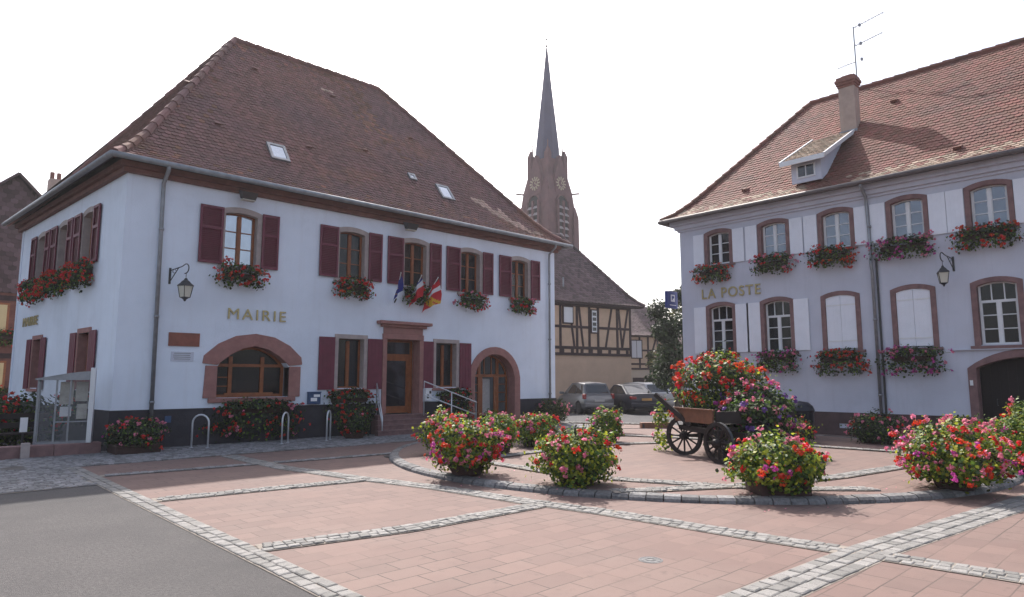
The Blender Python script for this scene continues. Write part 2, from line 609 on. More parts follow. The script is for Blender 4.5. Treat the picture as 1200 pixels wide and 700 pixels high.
def tile_face(mbs, EA, EB, RA, RB, rows, tw, bell=True, pick=None, thick=0.027, sag=0.0):
    """mbs: dict of mesh builders; pick(u, t) says which builder a tile belongs to"""
    EA, EB, RA, RB = Vector(EA), Vector(EB), Vector(RA), Vector(RB)
    ud = (EB - EA).normalized()
    nrm = ud.cross((RA - EA)).normalized()
    if nrm.z < 0: nrm = -nrm
    L0 = (EB - EA).length
    sealed = mbs['lining']
    for i in range(rows):
        t0, t1 = i / rows, (i + 1.25) / rows
        t1 = min(t1, 1.0)
        a0, b0 = roof_pt(EA, EB, RA, RB, t0, 0, bell), roof_pt(EA, EB, RA, RB, t0, 1, bell)
        a1, b1 = roof_pt(EA, EB, RA, RB, t1, 0, bell), roof_pt(EA, EB, RA, RB, t1, 1, bell)
        sealed.add([a0 - nrm * 0.012, b0 - nrm * 0.012, b1 - nrm * 0.012, a1 - nrm * 0.012], [(0, 1, 2, 3)])
        ua, ub = (a0 - EA).dot(ud), (b0 - EA).dot(ud)
        ua1, ub1 = (a1 - EA).dot(ud), (b1 - EA).dot(ud)
        up = (a1 - a0) - ud * ((a1 - a0).dot(ud))
        off = tw * 0.5 * (i % 2)
        k0 = int(math.floor((min(ua, ua1) - off) / tw))
        k1 = int(math.ceil((max(ub, ub1) - off) / tw))
        base = a0 - ud * ua
        for k in range(k0, k1 + 1):
            l, r = k * tw + off + 0.004, (k + 1) * tw + off - 0.004
            lo, hi = max(l, min(ua, ua1)), min(r, max(ub, ub1))
            if hi - lo < 0.02: continue
            if lo + (hi - lo) / 2 < ua - 0.03 or lo + (hi - lo) / 2 > ub + 0.03: continue
            l0, r0 = max(lo, ua), min(hi, ub)
            l1, r1 = max(lo, ua1), min(hi, ub1)
            if r0 - l0 < 0.01: continue
            if r1 - l1 < 0.005: l1 = r1 = (l0 + r0) / 2 if l1 > r1 else l1
            j = R.uniform(-0.006, 0.006)
            q = thick + R.uniform(-0.004, 0.006)
            w = r0 - l0
            def P(u, s, h): return base + ud * u + up * s + nrm * h
            top = [P(l1, 1, 0.002), P(l0, 0.22, q * 0.85), P(l0 + w * 0.2, 0.05 + j, q), P(l0 + w * 0.5, -0.01 + j, q), P(r0 - w * 0.2, 0.05 + j, q), P(r0, 0.22, q * 0.85), P(r1, 1, 0.002)]
            low = [P(l0, 0.22, -0.01), P(l0 + w * 0.2, 0.05 + j, -0.01), P(l0 + w * 0.5, -0.01 + j, -0.01), P(r0 - w * 0.2, 0.05 + j, -0.01), P(r0, 0.22, -0.01)]
            tint = R.random()
            key = pick(lo, i / rows) if pick else 'tiles'
            mbs[key].add(top + low, [(0, 1, 2, 3, 4, 5, 6), (1, 7, 8, 2), (2, 8, 9, 3), (3, 9, 10, 4), (4, 10, 11, 5)], tint)


def ridge_caps(mb, pts, r=0.11, step=0.38):
    """half round cap tiles lapping along a line"""
    for a, b in zip(pts[:-1], pts[1:]):
        a, b = Vector(a), Vector(b)
        n = max(1, int((b - a).length / step))
        for i in range(n):
            p, q = a.lerp(b, i / n), a.lerp(b, (i + 1.12) / n)
            d = (q - p).normalized()
            mb.tube([p + Vector((0, 0, 0.01)), q + Vector((0, 0, 0.01))], [r * R.uniform(1.08, 1.16), r * 0.84], 8, R.random())


def hip_line(E, Rr, bell=True, n=10):
    E, Rr = Vector(E), Vector(Rr)
    out = []
    for i in range(n + 1):
        t = i / n
        p = E.lerp(Rr, t)
        p.z = E.z + (Rr.z - E.z) * prof(t, bell)
        out.append(p)
    return out


# ------------------------------------------------------------------ windows
def casement(root, mtx, c, z0, zs, hw, rise, depth, fmat, gmat='glass', mull=1, rows=3, transom=None, arch_head=True,
             curtain=0.0, fw=0.048, name='window', cols_top=0):
    """a glazed window with frame, mullion and glazing bars set back in its opening; y grows into the wall"""
    f = MB(mtx)
    y0, y1 = depth, depth + 0.06
    out = arch(c, z0, zs, hw, rise if arch_head else 0, 8)
    inn = arch(c, z0 + fw, zs - fw * 0.3, hw - fw, max(0, rise - fw * 0.4) if arch_head else 0, 8)
    f.ring_xz(out + [out[0]], inn + [inn[0]], y0, y1)
    f.box(c - hw, c + hw, y0 - 0.004, y1 - 0.002, z0, z0 + fw)
    top = zs + rise - fw
    zt = transom if transom else top
    if transom:
        f.box(c - hw + fw, c + hw - fw, y0 - 0.01, y1 + 0.003, zt - 0.035, zt + 0.035)
        for k in range(cols_top):
            xx = c - hw + (2 * hw) * (k + 1) / (cols_top + 1)
            f.box(xx - 0.014, xx + 0.014, y0 + 0.008, y1 - 0.012, zt + 0.03, zs + rise * (1 - ((xx - c) / hw) ** 2) - 0.02)
    if mull:
        f.box(c - 0.042, c + 0.042, y0 - 0.013, y1 + 0.002, z0 + fw, zt - 0.01)
        for sx in (-1, 1):
            xa, xb = (c - hw + fw, c - 0.042) if sx < 0 else (c + 0.042, c + hw - fw)
            f.box(xa, xa + 0.018, y0 + 0.004, y1 - 0.006, z0 + fw, zt - 0.02)
            f.box(xb - 0.018, xb, y0 + 0.004, y1 - 0.006, z0 + fw, zt - 0.02)
            for k in range(1, rows):
                zz = z0 + fw + (zt - z0 - fw) * k / rows
                f.box(xa + 0.02, xb - 0.02, y0 + 0.008, y1 - 0.012, zz - 0.013, zz + 0.013)
    o = f.build(name, fmat, root)
    g = MB(mtx)
    g.prism_xz(arch(c, z0 + 0.02, zs - 0.02, hw - 0.02, rise if arch_head else 0, 8), y0 + 0.03, y0 + 0.04)
    g.build('pane', gmat, o)
    if curtain:
        cu = MB(mtx)
        for sx in (-1, 1):
            n = 10
            wv = (hw - 0.03) * curtain
            for k in range(n):
                xa = c + sx * (hw - 0.03 - wv * k / n)
                xb = c + sx * (hw - 0.03 - wv * (k + 1) / n)
                ya, yb = depth + 0.16 + 0.02 * (k % 2), depth + 0.16 + 0.02 * ((k + 1) % 2)
                cu.add([(xa, ya, z0 + 0.03), (xb, yb, z0 + 0.03), (xb, yb, zs - 0.02), (xa, ya, zs - 0.02)], [(0, 1, 2, 3)])
        cu.build('curtain', 'curtain', o)
    return o


def surround(par, mtx, c, z0, zs, hw, rise, w, mtl, proud=0.02, depth=0.16, head=None, name='surround', hr=None):
    """stone surround: jambs and head proud of the wall, lining the reveal"""
    b = MB(mtx)
    head = head or w
    out = arch(c, z0, zs + (head * 0.72 if rise else head), hw + w, (rise + head * 0.28) if rise else 0, 10)
    inn = arch(c, z0, zs, hw, rise, 10)
    b.ring_xz(out, inn, -proud, depth)
    return b.build(name, mtl, par)


def shutter(par, mtx, xa, xb, z0, z1, mtl, off=0.03, panels=True, tilt=0.0, straps=False, louvre=True):
    """one leaf lying open against the wall"""
    b = MB(mtx)
    y1 = -off
    y0 = y1 - 0.035
    b.box(xa, xb, y0 + (0.024 if panels else 0.008), y1, z0, z1)
    if panels:
        rw = 0.06
        zm = z0 + (z1 - z0) * 0.62
        for (a, bb) in ((xa, xa + rw), (xb - rw, xb)):
            b.box(a, bb, y0 - 0.012, y0 + 0.026, z0, z1)
        for (za, zb) in ((z0, z0 + 0.08), (zm - 0.04, zm + 0.04), (z1 - 0.07, z1)):
            b.box(xa + rw, xb - rw, y0 - 0.010, y0 + 0.026, za, zb)
        if louvre:
            for (za, zb) in ((z0 + 0.08, zm - 0.04), (zm + 0.04, z1 - 0.07)):
                n = max(3, int((zb - za) / 0.05))
                for k in range(n):
                    z = za + (zb - za) * (k + 0.5) / n
                    b.add([(xa + rw, y0 - 0.006, z - 0.012), (xb - rw, y0 - 0.006, z - 0.012), (xb - rw, y0 + 0.022, z + 0.004), (xa + rw, y0 + 0.022, z + 0.004)], [(0, 1, 2, 3)])
    else:
        n = 4
        for k in range(1, n):
            x = xa + (xb - xa) * k / n
            b.box(x - 0.006, x + 0.006, y0 + 0.004, y0 + 0.012, z0, z1)
        if straps:
            for z in (z0 + (z1 - z0) * 0.14, z0 + (z1 - z0) * 0.86):
                b.box(xa, xb, y0 - 0.004, y0 + 0.012, z - 0.02, z + 0.02)
    return b.build('shutter', mtl, par)


# ------------------------------------------------------------------ vegetation
LEAF = [(-0.5, 0.0), (-0.36, 0.42), (0.0, 0.58), (0.36, 0.42), (0.5, 0.0), (0.0, -0.42)]


def add_leaf(mb, p, n, size, rng, asp=1.0):
    n = n.normalized()
    t = Vector((rng.gauss(0, 1), rng.gauss(0, 1), rng.gauss(0, 1)))
    t = (t - n * t.dot(n)).normalized()
    b = n.cross(t)
    fold = rng.uniform(-0.15, 0.25)
    vs = [p + (t * (x * asp) + b * y + n * (fold * abs(x))) * size for x, y in LEAF]
    mb.add(vs, [(0, 1, 2, 5), (5, 2, 3, 4)], rng.random())


def add_umbel(mb, p, n, r, rng, k=11):
    n = n.normalized()
    for i in range(k):
        d = Vector((rng.gauss(0, 1), rng.gauss(0, 1), rng.gauss(0, 1))).normalized()
        if d.dot(n) < -0.35: d = -d
        q = p + d * r * rng.uniform(0.55, 1.0)
        add_leaf(mb, q, d + Vector((rng.gauss(0, .35), rng.gauss(0, .35), rng.gauss(0, .35))), r * rng.uniform(0.75, 1.05), rng)


def lump(d, seed):
    return 1 + 0.42 * noise.noise(d * 1.9 + Vector((seed * 3.1, seed * 1.7, seed))) + 0.15 * noise.noise(d * 4.1 + Vector((seed, 0, seed * 2.3)))


def mound(rng, c, rx, ry, h, nleaf, blooms, size=0.075, seed=1.0, low=-0.25, inner=0.5, mtx=None, trail=0.0, leafmix=None, bloom_r=0.05, uplook=0.25, spread=1.0, spikes=0):
    """leaf cloud with flower heads; blooms = {material: (count, zmin, zmax, sidefn)}. returns builders"""
    fol = {k: MB(mtx) for k in (leafmix or {'leaf': 1})}
    keys = list(fol)
    wts = list((leafmix or {'leaf': 1}).values())
    c = Vector(c)
    for i in range(nleaf):
        while True:
            d = Vector((rng.gauss(0, 1), rng.gauss(0, 1), rng.gauss(0, 1))).normalized()
            if d.z > low: break
        rad = lump(d, seed) * (inner + (1 - inner) * rng.random() ** 0.55)
        if rng.random() < 0.1: rad *= rng.uniform(1.05, 1.3)
        p = c + Vector((d.x * rx, d.y * ry, d.z * h)) * rad
        if trail and d.z < 0.1: p.z -= rng.random() * trail
        n = Vector((d.x, d.y, d.z + 0.35)) + Vector((rng.gauss(0, .55), rng.gauss(0, .55), rng.gauss(0, .55)))
        add_leaf(fol[rng.choices(keys, wts)[0]], p, n, size * rng.uniform(0.65, 1.3), rng)
    st = MB(mtx)
    bl = {}
    for m_, spec in blooms.items():
        cnt, zlo, zhi = spec[:3]
        side = spec[3] if len(spec) > 3 else None
        mb = MB(mtx)
        k = 0
        tries = 0
        while k < cnt and tries < cnt * 60:
            tries += 1
            d = Vector((rng.gauss(0, 1), rng.gauss(0, 1), rng.gauss(0, 1))).normalized()
            if d.z < zlo or d.z > zhi: continue
            if side and d.x * side[0] + d.y * side[1] < side[2]: continue
            rad = lump(d, seed) * (rng.uniform(0.88, 1.1) if rng.random() < .75 else rng.uniform(1.05, 1.22)) * spread
            p = c + Vector((d.x * rx, d.y * ry, d.z * h)) * rad
            if trail and d.z < 0.1: p.z -= rng.random() * trail
            # heads gather in loose groups
            for q in range(rng.choice((1, 1, 2, 3))):
                pp = p + Vector((rng.gauss(0, 1), rng.gauss(0, 1), rng.gauss(0, .6))) * bloom_r * (1.3 if q else 0)
                add_umbel(mb, pp, d + Vector((0, 0, .4)), bloom_r * rng.uniform(0.7, 1.2), rng)
                k += 1
                if rng.random() < 0.5:
                    st.tube([c + (pp - c) * 0.75, pp], 0.005, 4)
        bl[m_] = mb
    for i in range(spikes):
        a = rng.uniform(0, TAU)
        d = Vector((cos(a) * 0.55, sin(a) * 0.55, 1)).normalized()
        p0 = c + Vector((d.x * rx, d.y * ry, d.z * h)) * 0.7
        p1 = c + Vector((d.x * rx, d.y * ry, d.z * h)) * rng.uniform(1.15, 1.4)
        st.tube([p0, p1], [0.008, 0.004], 4)
        for j in range(9):
            q = p0.lerp(p1, rng.uniform(0.3, 1))
            add_leaf(fol[keys[-1]], q, Vector((rng.gauss(0, 1), rng.gauss(0, 1), rng.gauss(0, 1))), size * 0.9, rng, 0.5)
    return fol, st, bl


NAMES = {'red': 'red_blossoms', 'orange': 'orange_blossoms', 'pink': 'pink_blossoms', 'magenta': 'magenta_blossoms', 'violet': 'violet_blossoms'}


def put_mound(root, res):
    fol, st, bl = res
    first = None
    for k, mb in fol.items():
        if mb.f:
            mb.build('foliage', k, root)
    if st.f: st.build('stems', 'stem', root)
    for k, mb in bl.items():
        if mb.f: mb.build(NAMES[k], k, root)


def planter(x, y, z, w, h, label, blooms, n=1700, seed=1, mixl=None, pot='round', pot_r=0.3, pot_h=0.2, spikes=0, size=0.05, rz=0.0):
    rng = random.Random(seed * 101)
    t = thing('flower_planter', (x, y, z), label, 'flower planter', rz=rz, group='flower planters on the square')
    p = MB()
    if pot == 'round':
        p.lathe([(pot_r * 0.78, 0.0), (pot_r * 0.86, 0.03), (pot_r, pot_h * 0.8), (pot_r * 1.05, pot_h * 0.82), (pot_r * 1.05, pot_h), (pot_r * 0.95, pot_h)], n=24)
    else:
        p.box(-pot_r * 1.15, pot_r * 1.15, -pot_r, pot_r, 0.0, pot_h)
        p.box(-pot_r * 1.19, pot_r * 1.19, -pot_r * 1.04, pot_r * 1.04, pot_h - 0.05, pot_h - 0.002)
    p.build('tub', 'terracotta', t, bevel=0.01)
    cz = h * 0.5 + 0.03
    put_mound(t, mound(rng, (0, 0, cz), w * 0.47, w * 0.45, (h - cz) * 0.97, int(n * 2.0), {k: (int(v[0] * 1.6),) + tuple(v[1:]) for k, v in blooms.items()}, size=size, seed=seed, low=-0.93, leafmix=mixl or {'leaf': 3, 'leaf_yel': 2}, spikes=spikes + 3, trail=0.1, bloom_r=0.041))
    return t


def window_box(root_mtx_world, s, z, label, blooms, w=1.0, seed=1, drop=0.28, n=620, leafmix=None, group='window flower boxes'):
    """trough hung under a window, foliage spilling forward. mtx maps (s along wall, y into wall, z) to the world"""
    rng = random.Random(seed * 17 + 3)
    o = root_mtx_world @ Vector((s, 0, z))
    rot = root_mtx_world.to_3x3().to_euler().z
    t = thing('flower_box', tuple(o), label, 'flower box', rz=rot, group=group)
    b = MB()
    b.box(-w * 0.38, w * 0.38, -0.17, -0.03, -0.2, -0.08)
    b.box(-w * 0.39, w * 0.39, -0.18, -0.022, -0.09, -0.065)
    b.build('trough', 'terracotta', t)
    br = MB()
    for sx in (-0.3, 0.3):
        br.box(sx * w - 0.015, sx * w + 0.015, -0.17, 0.0, -0.222, -0.202)
    br.build('bracket', 'iron', t)
    put_mound(t, mound(rng, (0, -0.19, -0.09), w * 0.54, 0.27, 0.29, int(n * 1.5), {k: (int(v[0] * 1.7),) + tuple(v[1:]) for k, v in blooms.items()}, size=0.062, seed=seed, low=-0.75, trail=drop, leafmix=leafmix or {'leaf_dark': 3, 'leaf': 2}, bloom_r=0.043))
    return t


# ------------------------------------------------------------------ ground
def sheet(name, pts, z, mtl):
    b = MB()
    b.add([(x, y, z) for x, y in pts], [tuple(range(len(pts)))])
    return struct(b.build(name, mtl))


sheet('ground', [(-430, -430), (430, -430), (430, 430), (-430, 430)], 0.0, 'asphalt')
sheet('plaza_paving', [(2.74, -25), (21.25, -25), (21.25, 14.2), (19.2, 18.02), (3.6, 18.02), (2.74, 15.2)], 0.004, 'paver')
sheet('parking_lot', [(21.25, 13.5), (60, 13.5), (60, 60), (19.3, 60), (19.2, 18.02), (21.25, 14.2)], 0.004, 'asphalt_dark')

COVER = []          # areas already laid with setts


def covered(x, y):
    for (ax, ay, bx, by, w) in COVER:
        dx, dy = bx - ax, by - ay
        l = math.hypot(dx, dy)
        t = ((x - ax) * dx + (y - ay) * dy) / l
        if -0.02 < t < l + 0.02 and abs((x - ax) * dy - (y - ay) * dx) / l < w / 2:
            return True
    return False


def sett(mb, x, y, z, w, l, ang, h=0.009):
    ca, sa = cos(ang), sin(ang)
    w, l = w / 2, l / 2
    j = lambda: R.uniform(-0.007, 0.007)
    h += R.uniform(-0.003, 0.005)
    vs = []
    cs = [(-w, -l), (w, -l), (w, l), (-w, l)]
    jit = [(j(), j()) for _ in cs]
    for k, zz in ((1.0, z - 0.012), (1.0, z + h * 0.45), (0.82, z + h)):
        for (a, b), (ja, jb) in zip(cs, jit):
            a, b = a * k + ja, b * k + jb
            vs.append((x + a * ca - b * sa, y + a * sa + b * ca, zz + (R.uniform(-0.002, 0.002) if k < 1 else 0)))
    fs = [(8, 9, 10, 11)]
    for i in range(4):
        i2 = (i + 1) % 4
        fs += [(i, i2, 4 + i2, 4 + i), (4 + i, 4 + i2, 8 + i2, 8 + i)]
    mb.add(vs, fs, R.random())


def strip(pts, width, across, z, mtl='sett', name='cobble_strip'):
    mb, gr = MB(), MB()
    pit = width / across
    mine = []
    for (ax, ay), (bx, by) in zip(pts[:-1], pts[1:]):
        dx, dy = bx - ax, by - ay
        l = math.hypot(dx, dy)
        dx, dy = dx / l, dy / l
        nx, ny = -dy, dx
        ang = atan2(dy, dx)
        gz = z + 0.002 + 0.0006 * (len(COVER) + len(mine))
        hw = width / 2 + 0.012
        gr.add([(ax + nx * hw, ay + ny * hw, gz), (ax - nx * hw, ay - ny * hw, gz), (bx - nx * hw, by - ny * hw, gz), (bx + nx * hw, by + ny * hw, gz)], [(0, 1, 2, 3)])
        for r in range(across):
            off = (r + 0.5) * pit - width / 2
            d = R.uniform(0, pit)
            while d < l:
                sl = pit * R.uniform(0.85, 1.35)
                x = ax + dx * (d + sl / 2) + nx * off
                y = ay + dy * (d + sl / 2) + ny * off
                d += sl
                if covered(x, y): continue
                if any(abs((x - q[0]) * q[3] - (y - q[1]) * q[2]) < width / 2 and -0.1 < (x - q[0]) * q[2] + (y - q[1]) * q[3] < q[4] for q in mine):
                    continue
                sett(mb, x, y, z + 0.004 + 0.0006 * len(COVER), pit * 0.9, sl * 0.93, ang + pi / 2, 0.010)
        mine.append((ax, ay, dx, dy, l))
    for q in mine:
        COVER.append((q[0], q[1], q[0] + q[2] * q[4], q[1] + q[3] * q[4], width))
    struct(gr.build(name + '_bed', 'grout'))
    return struct(mb.build(name, mtl))


strip([(2.74, 1.5), (2.74, 15.2)], 0.25, 2, 0.004)                         # edge of the road
strip([(4.2, 2.66), (7.3, 2.52), (11.5, 2.02), (16, 1.5)], 0.42, 3, 0.004)  # wide strip at the right
strip([(5.66, 15.2), (5.68, 12.44), (6.05, 10.2), (6.42, 8.6), (6.62, 6.7), (6.83, 5.5), (6.98, 3.6), (7.1, 2.4), (7.25, 0.8)], 0.34, 3, 0.004)
strip([(2.86, 6.76), (4.45, 6.46), (6.5, 6.44)], 0.31, 3, 0.004)
strip([(2.86, 10.38), (6.0, 10.03)], 0.31, 3, 0.004)
strip([(2.86, 13.55), (5.6, 13.3), (9.4, 13.0)], 0.22, 2, 0.004, 'sett_dark')
# apron of dark setts along the town hall and the little lane beside it
def sett_field(name, x0, x1, y0, y1, z, pit, skip=None):
    mb, gr = MB(), MB()
    gr.add([(x0, y0, z + 0.002), (x1, y0, z + 0.002), (x1, y1, z + 0.002), (x0, y1, z + 0.002)], [(0, 1, 2, 3)])
    y = y0 + pit / 2
    while y < y1:
        x = x0 + R.uniform(0, pit)
        while x < x1 - pit / 2:
            sl = pit * R.uniform(0.85, 1.3)
            if not (skip and skip(x, y)):
                sett(mb, x + sl / 2, y + R.uniform(-.006, .006) + 0.05 * sin(x * 1.3), z + 0.003, sl * 0.92, pit * 0.9, 0, 0.010)
            x += sl
        y += pit
    struct(gr.build(name + '_bed', 'grout'))
    return struct(mb.build(name, 'sett_dark'))


sett_field('cobbled_apron', 2.0, 19.0, 15.3, 17.98, 0.012, 0.105)
sett_field('cobbled_lane', -4.0, 2.62, 12.5, 17.6, 0.006, 0.11)

# raised round island
IC = (13.5, 8.9)
IR = 6.5
IZ = 0.075
b = MB()
b.add([(IC[0] + (IR - 0.16) * cos(TAU * i / 96), IC[1] + (IR - 0.16) * sin(TAU * i / 96), IZ) for i in range(96)], [tuple(range(96))])
struct(b.build('island_paving', 'paver'))
kb = MB()
nk = 168
for i in range(nk):
    a0, a1 = TAU * i / nk + 0.0012, TAU * (i + 1) / nk - 0.0012
    m_ = 4
    jz = R.uniform(-0.004, 0.006)
    profk = [(IR + 0.005, -0.01), (IR - .005, 0.045 + jz), (IR - 0.045, 0.078 + jz), (IR - 0.19, 0.09 + jz), (IR - 0.21, 0.065)]
    vs, fs = [], []
    for j in range(m_ + 1):
        a = a0 + (a1 - a0) * j / m_
        for r, z in profk:
            vs.append((IC[0] + r * cos(a), IC[1] + r * sin(a), z))
    q = len(profk)
    for j in range(m_):
        for k in range(q - 1):
            fs.append((j * q + k, (j + 1) * q + k, (j + 1) * q + k + 1, j * q + k + 1))
    fs += [tuple(range(q)), tuple(m_ * q + k for k in range(q - 1, -1, -1))]
    kb.add(vs, fs, R.random())
struct(kb.build('island_kerb', 'kerb'))
strip([(8.74, 6.93), (9.07, 6.13), (9.42, 5.27), (9.95, 4.46), (10.7, 3.7)], 0.3, 3, IZ)
strip([(7.78, 6.18), (8.45, 5.75), (9.37, 5.27), (10.36, 4.82), (11.62, 4.5), (13.84, 4.19), (16.2, 4.0)], 0.3, 3, IZ)
strip([(8.65, 11.5), (8.65, 9.94), (8.6, 8.95), (8.5, 7.74), (8.74, 6.93)], 0.26, 2, IZ)
strip([(8.2, 10.35), (9.37, 10.44), (11.2, 10.6), (13.42, 10.4), (14.68, 9.8)], 0.26, 2, IZ)
strip([(15.4, 12.1), (15.95, 10.6), (16.4, 8), (16.42, 6.72), (16.49, 5.09)], 0.26, 2, IZ)
strip([(18.2, 2.0), (18.4, 6.0), (18.3, 9.0), (17.6, 14.0)], 0.3, 3, 0.004)
strip([(19.2, 17.6), (21.2, 14.2)], 0.4, 4, 0.006)
strip([(9.4, 13.0), (14, 16.2), (19.0, 17.2)], 0.25, 2, 0.004)

# manhole covers
for (x, y, r, lab) in ((5.39, 3.83, 0.115, 'small round metal valve cover set flush in the pink paving'), (2.0, 15.75, 0.33, 'round dark manhole cover in the cobbled lane by the low wall'), (8.3, 12.55, 0.26, 'dark drain cover in the shaded paving in front of the town hall')):
    t = thing('manhole_cover', (x, y, 0.0), lab, 'manhole cover', group='covers in the ground')
    z = 0.0065 if r < 0.2 else 0.02
    b = MB()
    b.lathe([(r, 0.0), (r, z), (r * 0.86, z + 0.002), (r * 0.84, z - 0.002), (r * 0.8, z - 0.002), (r * 0.78, z + 0.002), (0.01, z + 0.0025)], n=28)
    b.build('cover', 'kerb' if r < 0.2 else 'iron', t)
    if r < 0.2:
        b = MB()
        b.lathe([(r * 0.45, z + 0.001), (r * 0.45, z + 0.005), (r * 0.3, z + 0.005), (r * 0.3, z + 0.001)], n=16)
        b.build('inner_ring', 'iron', t)
# ================================================================== town hall (left)
HX, HY = 3.92, 18.0
hall = thing('town_hall', (HX, HY, 0), 'white plastered town hall with maroon shutters and a tall brown hipped roof', 'town hall')
FW = Matrix.Translation((-HX, 0, 0))                    # front: x = world x, y into the wall
SANG = math.radians(5.0)
SW = Matrix.Rotation(SANG, 4, 'Z') @ Matrix.Rotation(-pi / 2, 4, 'Z')     # side: x runs towards the front corner (negative = away)
XR_ = 19.25
DEP = 10.1
SDIR = Vector((-sin(SANG), cos(SANG), 0))

UP_C = (6.75, 10.15, 12.5, 14.87, 17.32)
cut_front = []
for c in UP_C:
    q = MB(FW); q.prism_xz(arch(c, 4.72, 6.14, 0.445, 0.065, 8), -0.2, 0.7); cut_front.append(q)
q = MB(FW); q.prism_xz(arch(7.28, 1.2, 2.02, 0.98, 0.56, 14), -0.2, 0.7); cut_front.append(q)
LOW_C = (10.21, 13.83)
for c in LOW_C:
    q = MB(FW); q.prism_xz(arch(c, 1.42, 2.9, 0.44, 0, 2), -0.2, 0.7); cut_front.append(q)
q = MB(FW); q.prism_xz(arch(12.08, 0.55, 2.98, 0.75, 0, 2), -0.2, 0.7); cut_front.append(q)
q = MB(FW); q.prism_xz(arch(16.05, 0.02, 1.75, 1.1, 0.97, 16), -0.2, 0.7); cut_front.append(q)
w = MB(FW); w.box(HX, XR_, 0, 0.5, 0.0, 7.0)
wall = w.build('wall', 'plaster', hall)
cut(wall, cut_front)
SIDE_UP, SIDE_LOW = (-2.75, -5.05, -7.35), (-2.4, -6.95)
cs = []
for c in SIDE_UP:
    q = MB(SW); q.prism_xz(arch(c, 4.72, 6.14, 0.445, 0.065, 8), -0.2, 0.7); cs.append(q)
for c in SIDE_LOW:
    q = MB(SW); q.prism_xz(arch(c, 1.42, 2.9, 0.44, 0, 2), -0.2, 0.7); cs.append(q)
w = MB(SW); w.box(-DEP, -0.5, 0.002, 0.5, 0.0, 7.0)
sidewall = w.build('wall', 'plaster', hall)
cut(sidewall, cs)
w = MB(SW); w.box(-0.52, 0.003, 0.003, 0.3, 0.0, 6.998)
w.build('corner_pier', 'plaster', hall)
w = MB()
back = SDIR * DEP
w.box(back.x, XR_ - HX, back.y - 0.3, back.y, 0, 7.0)
w.box(XR_ - HX - 0.4, XR_ - HX - 0.003, 0.5, back.y, 0, 6.999)
w.build('wall', 'plaster', hall)
# plinth 3 cm proud, cut by the doors
p = MB(FW); p.box(HX - 0.035, XR_ + 0.03, -0.035, 0.2, 0, 0.95)
pl = p.build('plinth', 'plinth', hall)
q = MB(FW); q.box(11.42, 12.74, -0.3, 0.7, 0.02, 2); q2 = MB(FW); q2.prism_xz(arch(16.05, -0.02, 1.75, 1.24, 1.1, 16), -0.3, 0.7)
cut(pl, [q, q2])
p = MB(SW); p.box(-DEP, 0.0, -0.033, 0.2, 0, 0.948)
p.build('plinth', 'plinth', hall)
p = MB(); p.box(XR_ - HX - 0.1, XR_ - HX + 0.031, 0.2, back.y, 0, 0.947); p.build('plinth', 'plinth', hall)

# cornice, gutter
c = MB(FW)
c.box(HX - 0.12, XR_ + 0.12, -0.12, 0.1, 6.74, 6.86); c.box(HX - 0.2, XR_ + 0.2, -0.22, 0.1, 6.862, 7.0)
c.build('cornice', 'cornice', hall)
c = MB(SW)
c.box(-DEP - 0.1, 0.12, -0.118, 0.1, 6.741, 6.861); c.box(-DEP - 0.1, 0.2, -0.218, 0.1, 6.863, 7.001)
c.build('cornice', 'cornice', hall)
EO = 0.4
eA = Vector((HX - EO, HY - EO, 7.05)); eB = Vector((XR_ + EO + 0.1, HY - EO, 7.05))
eC = Vector((HX, HY, 0)) + SDIR * (DEP + EO); eC = Vector((eC.x - EO, eC.y, 7.05))
eD = Vector((eB.x, eC.y, 7.05))
rA = Vector((8.05, 23.0, 13.67)); rB = Vector((13.95, 23.0, 13.67))
off = Vector((HX, HY, 0))
g = MB()
def gutter_run(mb, a, b, r=0.075):
    a, b = Vector(a), Vector(b)
    mb.tube([a, b], r, 10)
ga, gb = eA + Vector((-0.06, -0.06, -0.03)) - off, eB + Vector((0.06, -0.06, -0.03)) - off
gutter_run(g, ga, gb); gutter_run(g, ga, eC + Vector((-0.06, 0, -0.03)) - off); gutter_run(g, gb, eD + Vector((.06, 0, -.03)) - off)
g.build('gutter', 'zinc', hall, smooth=True)
for (x, top, xl) in ((4.72, 6.85, 4.78), (18.86, 6.85, 18.86)):
    d = MB(FW)
    d.tube([(x - 0.0, -0.46, 7.0), (x, -0.44, 6.86), (x, -0.1, 6.62), (x, -0.09, 6.4), (xl, -0.09, 0.12)], 0.05 if x < 10 else 0.042, 10)
    for z in (1.1, 3.2, 5.4):
        d.tube([(x + (xl - x) * (1 - z / 7), -0.09, z), (x + (xl - x) * (1 - z / 7), -0.09, z + 0.06)], 0.062, 10)
    d.build('drainpipe', 'zinc', hall, smooth=True)

# roof
def in_sun_patch(u, t):
    # strip near the right hip: replaced tiles, with their sun patch painted paler
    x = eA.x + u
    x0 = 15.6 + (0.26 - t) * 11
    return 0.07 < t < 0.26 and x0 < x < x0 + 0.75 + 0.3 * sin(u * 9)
def pick_front(u, t):
    if in_sun_patch(u, t): return 'tiles_pale'
    x = eA.x + u
    d = abs(x - (11.7 + (1 - t) * 2.6 + 0.25 * sin(t * 17)))
    if t > 0.4 and R.random() < 0.85 * max(0, 1 - d / 0.75) * min(1, (t - .4) * 5): return 'tiles_orange'  # orange stain band, thickened to paint in the sun glare
    if t > 0.86 and R.random() < (t - .86) * 3: return 'tiles_orange'
    if t < 0.1 and R.random() < 0.12: return 'tiles_orange'
    if (x - eA.x) < (8.05 - eA.x) * t + 1.2 and R.random() < 0.04: return 'tiles_orange'
    if 0.80 < t < 0.83 and 10.9 < eA.x + u < 11.3: return 'tiles_pale'
    return 'tiles'
mbs = {k: MB(Matrix.Translation(-off)) for k in ('tiles', 'tiles_pale', 'tiles_orange', 'lining')}
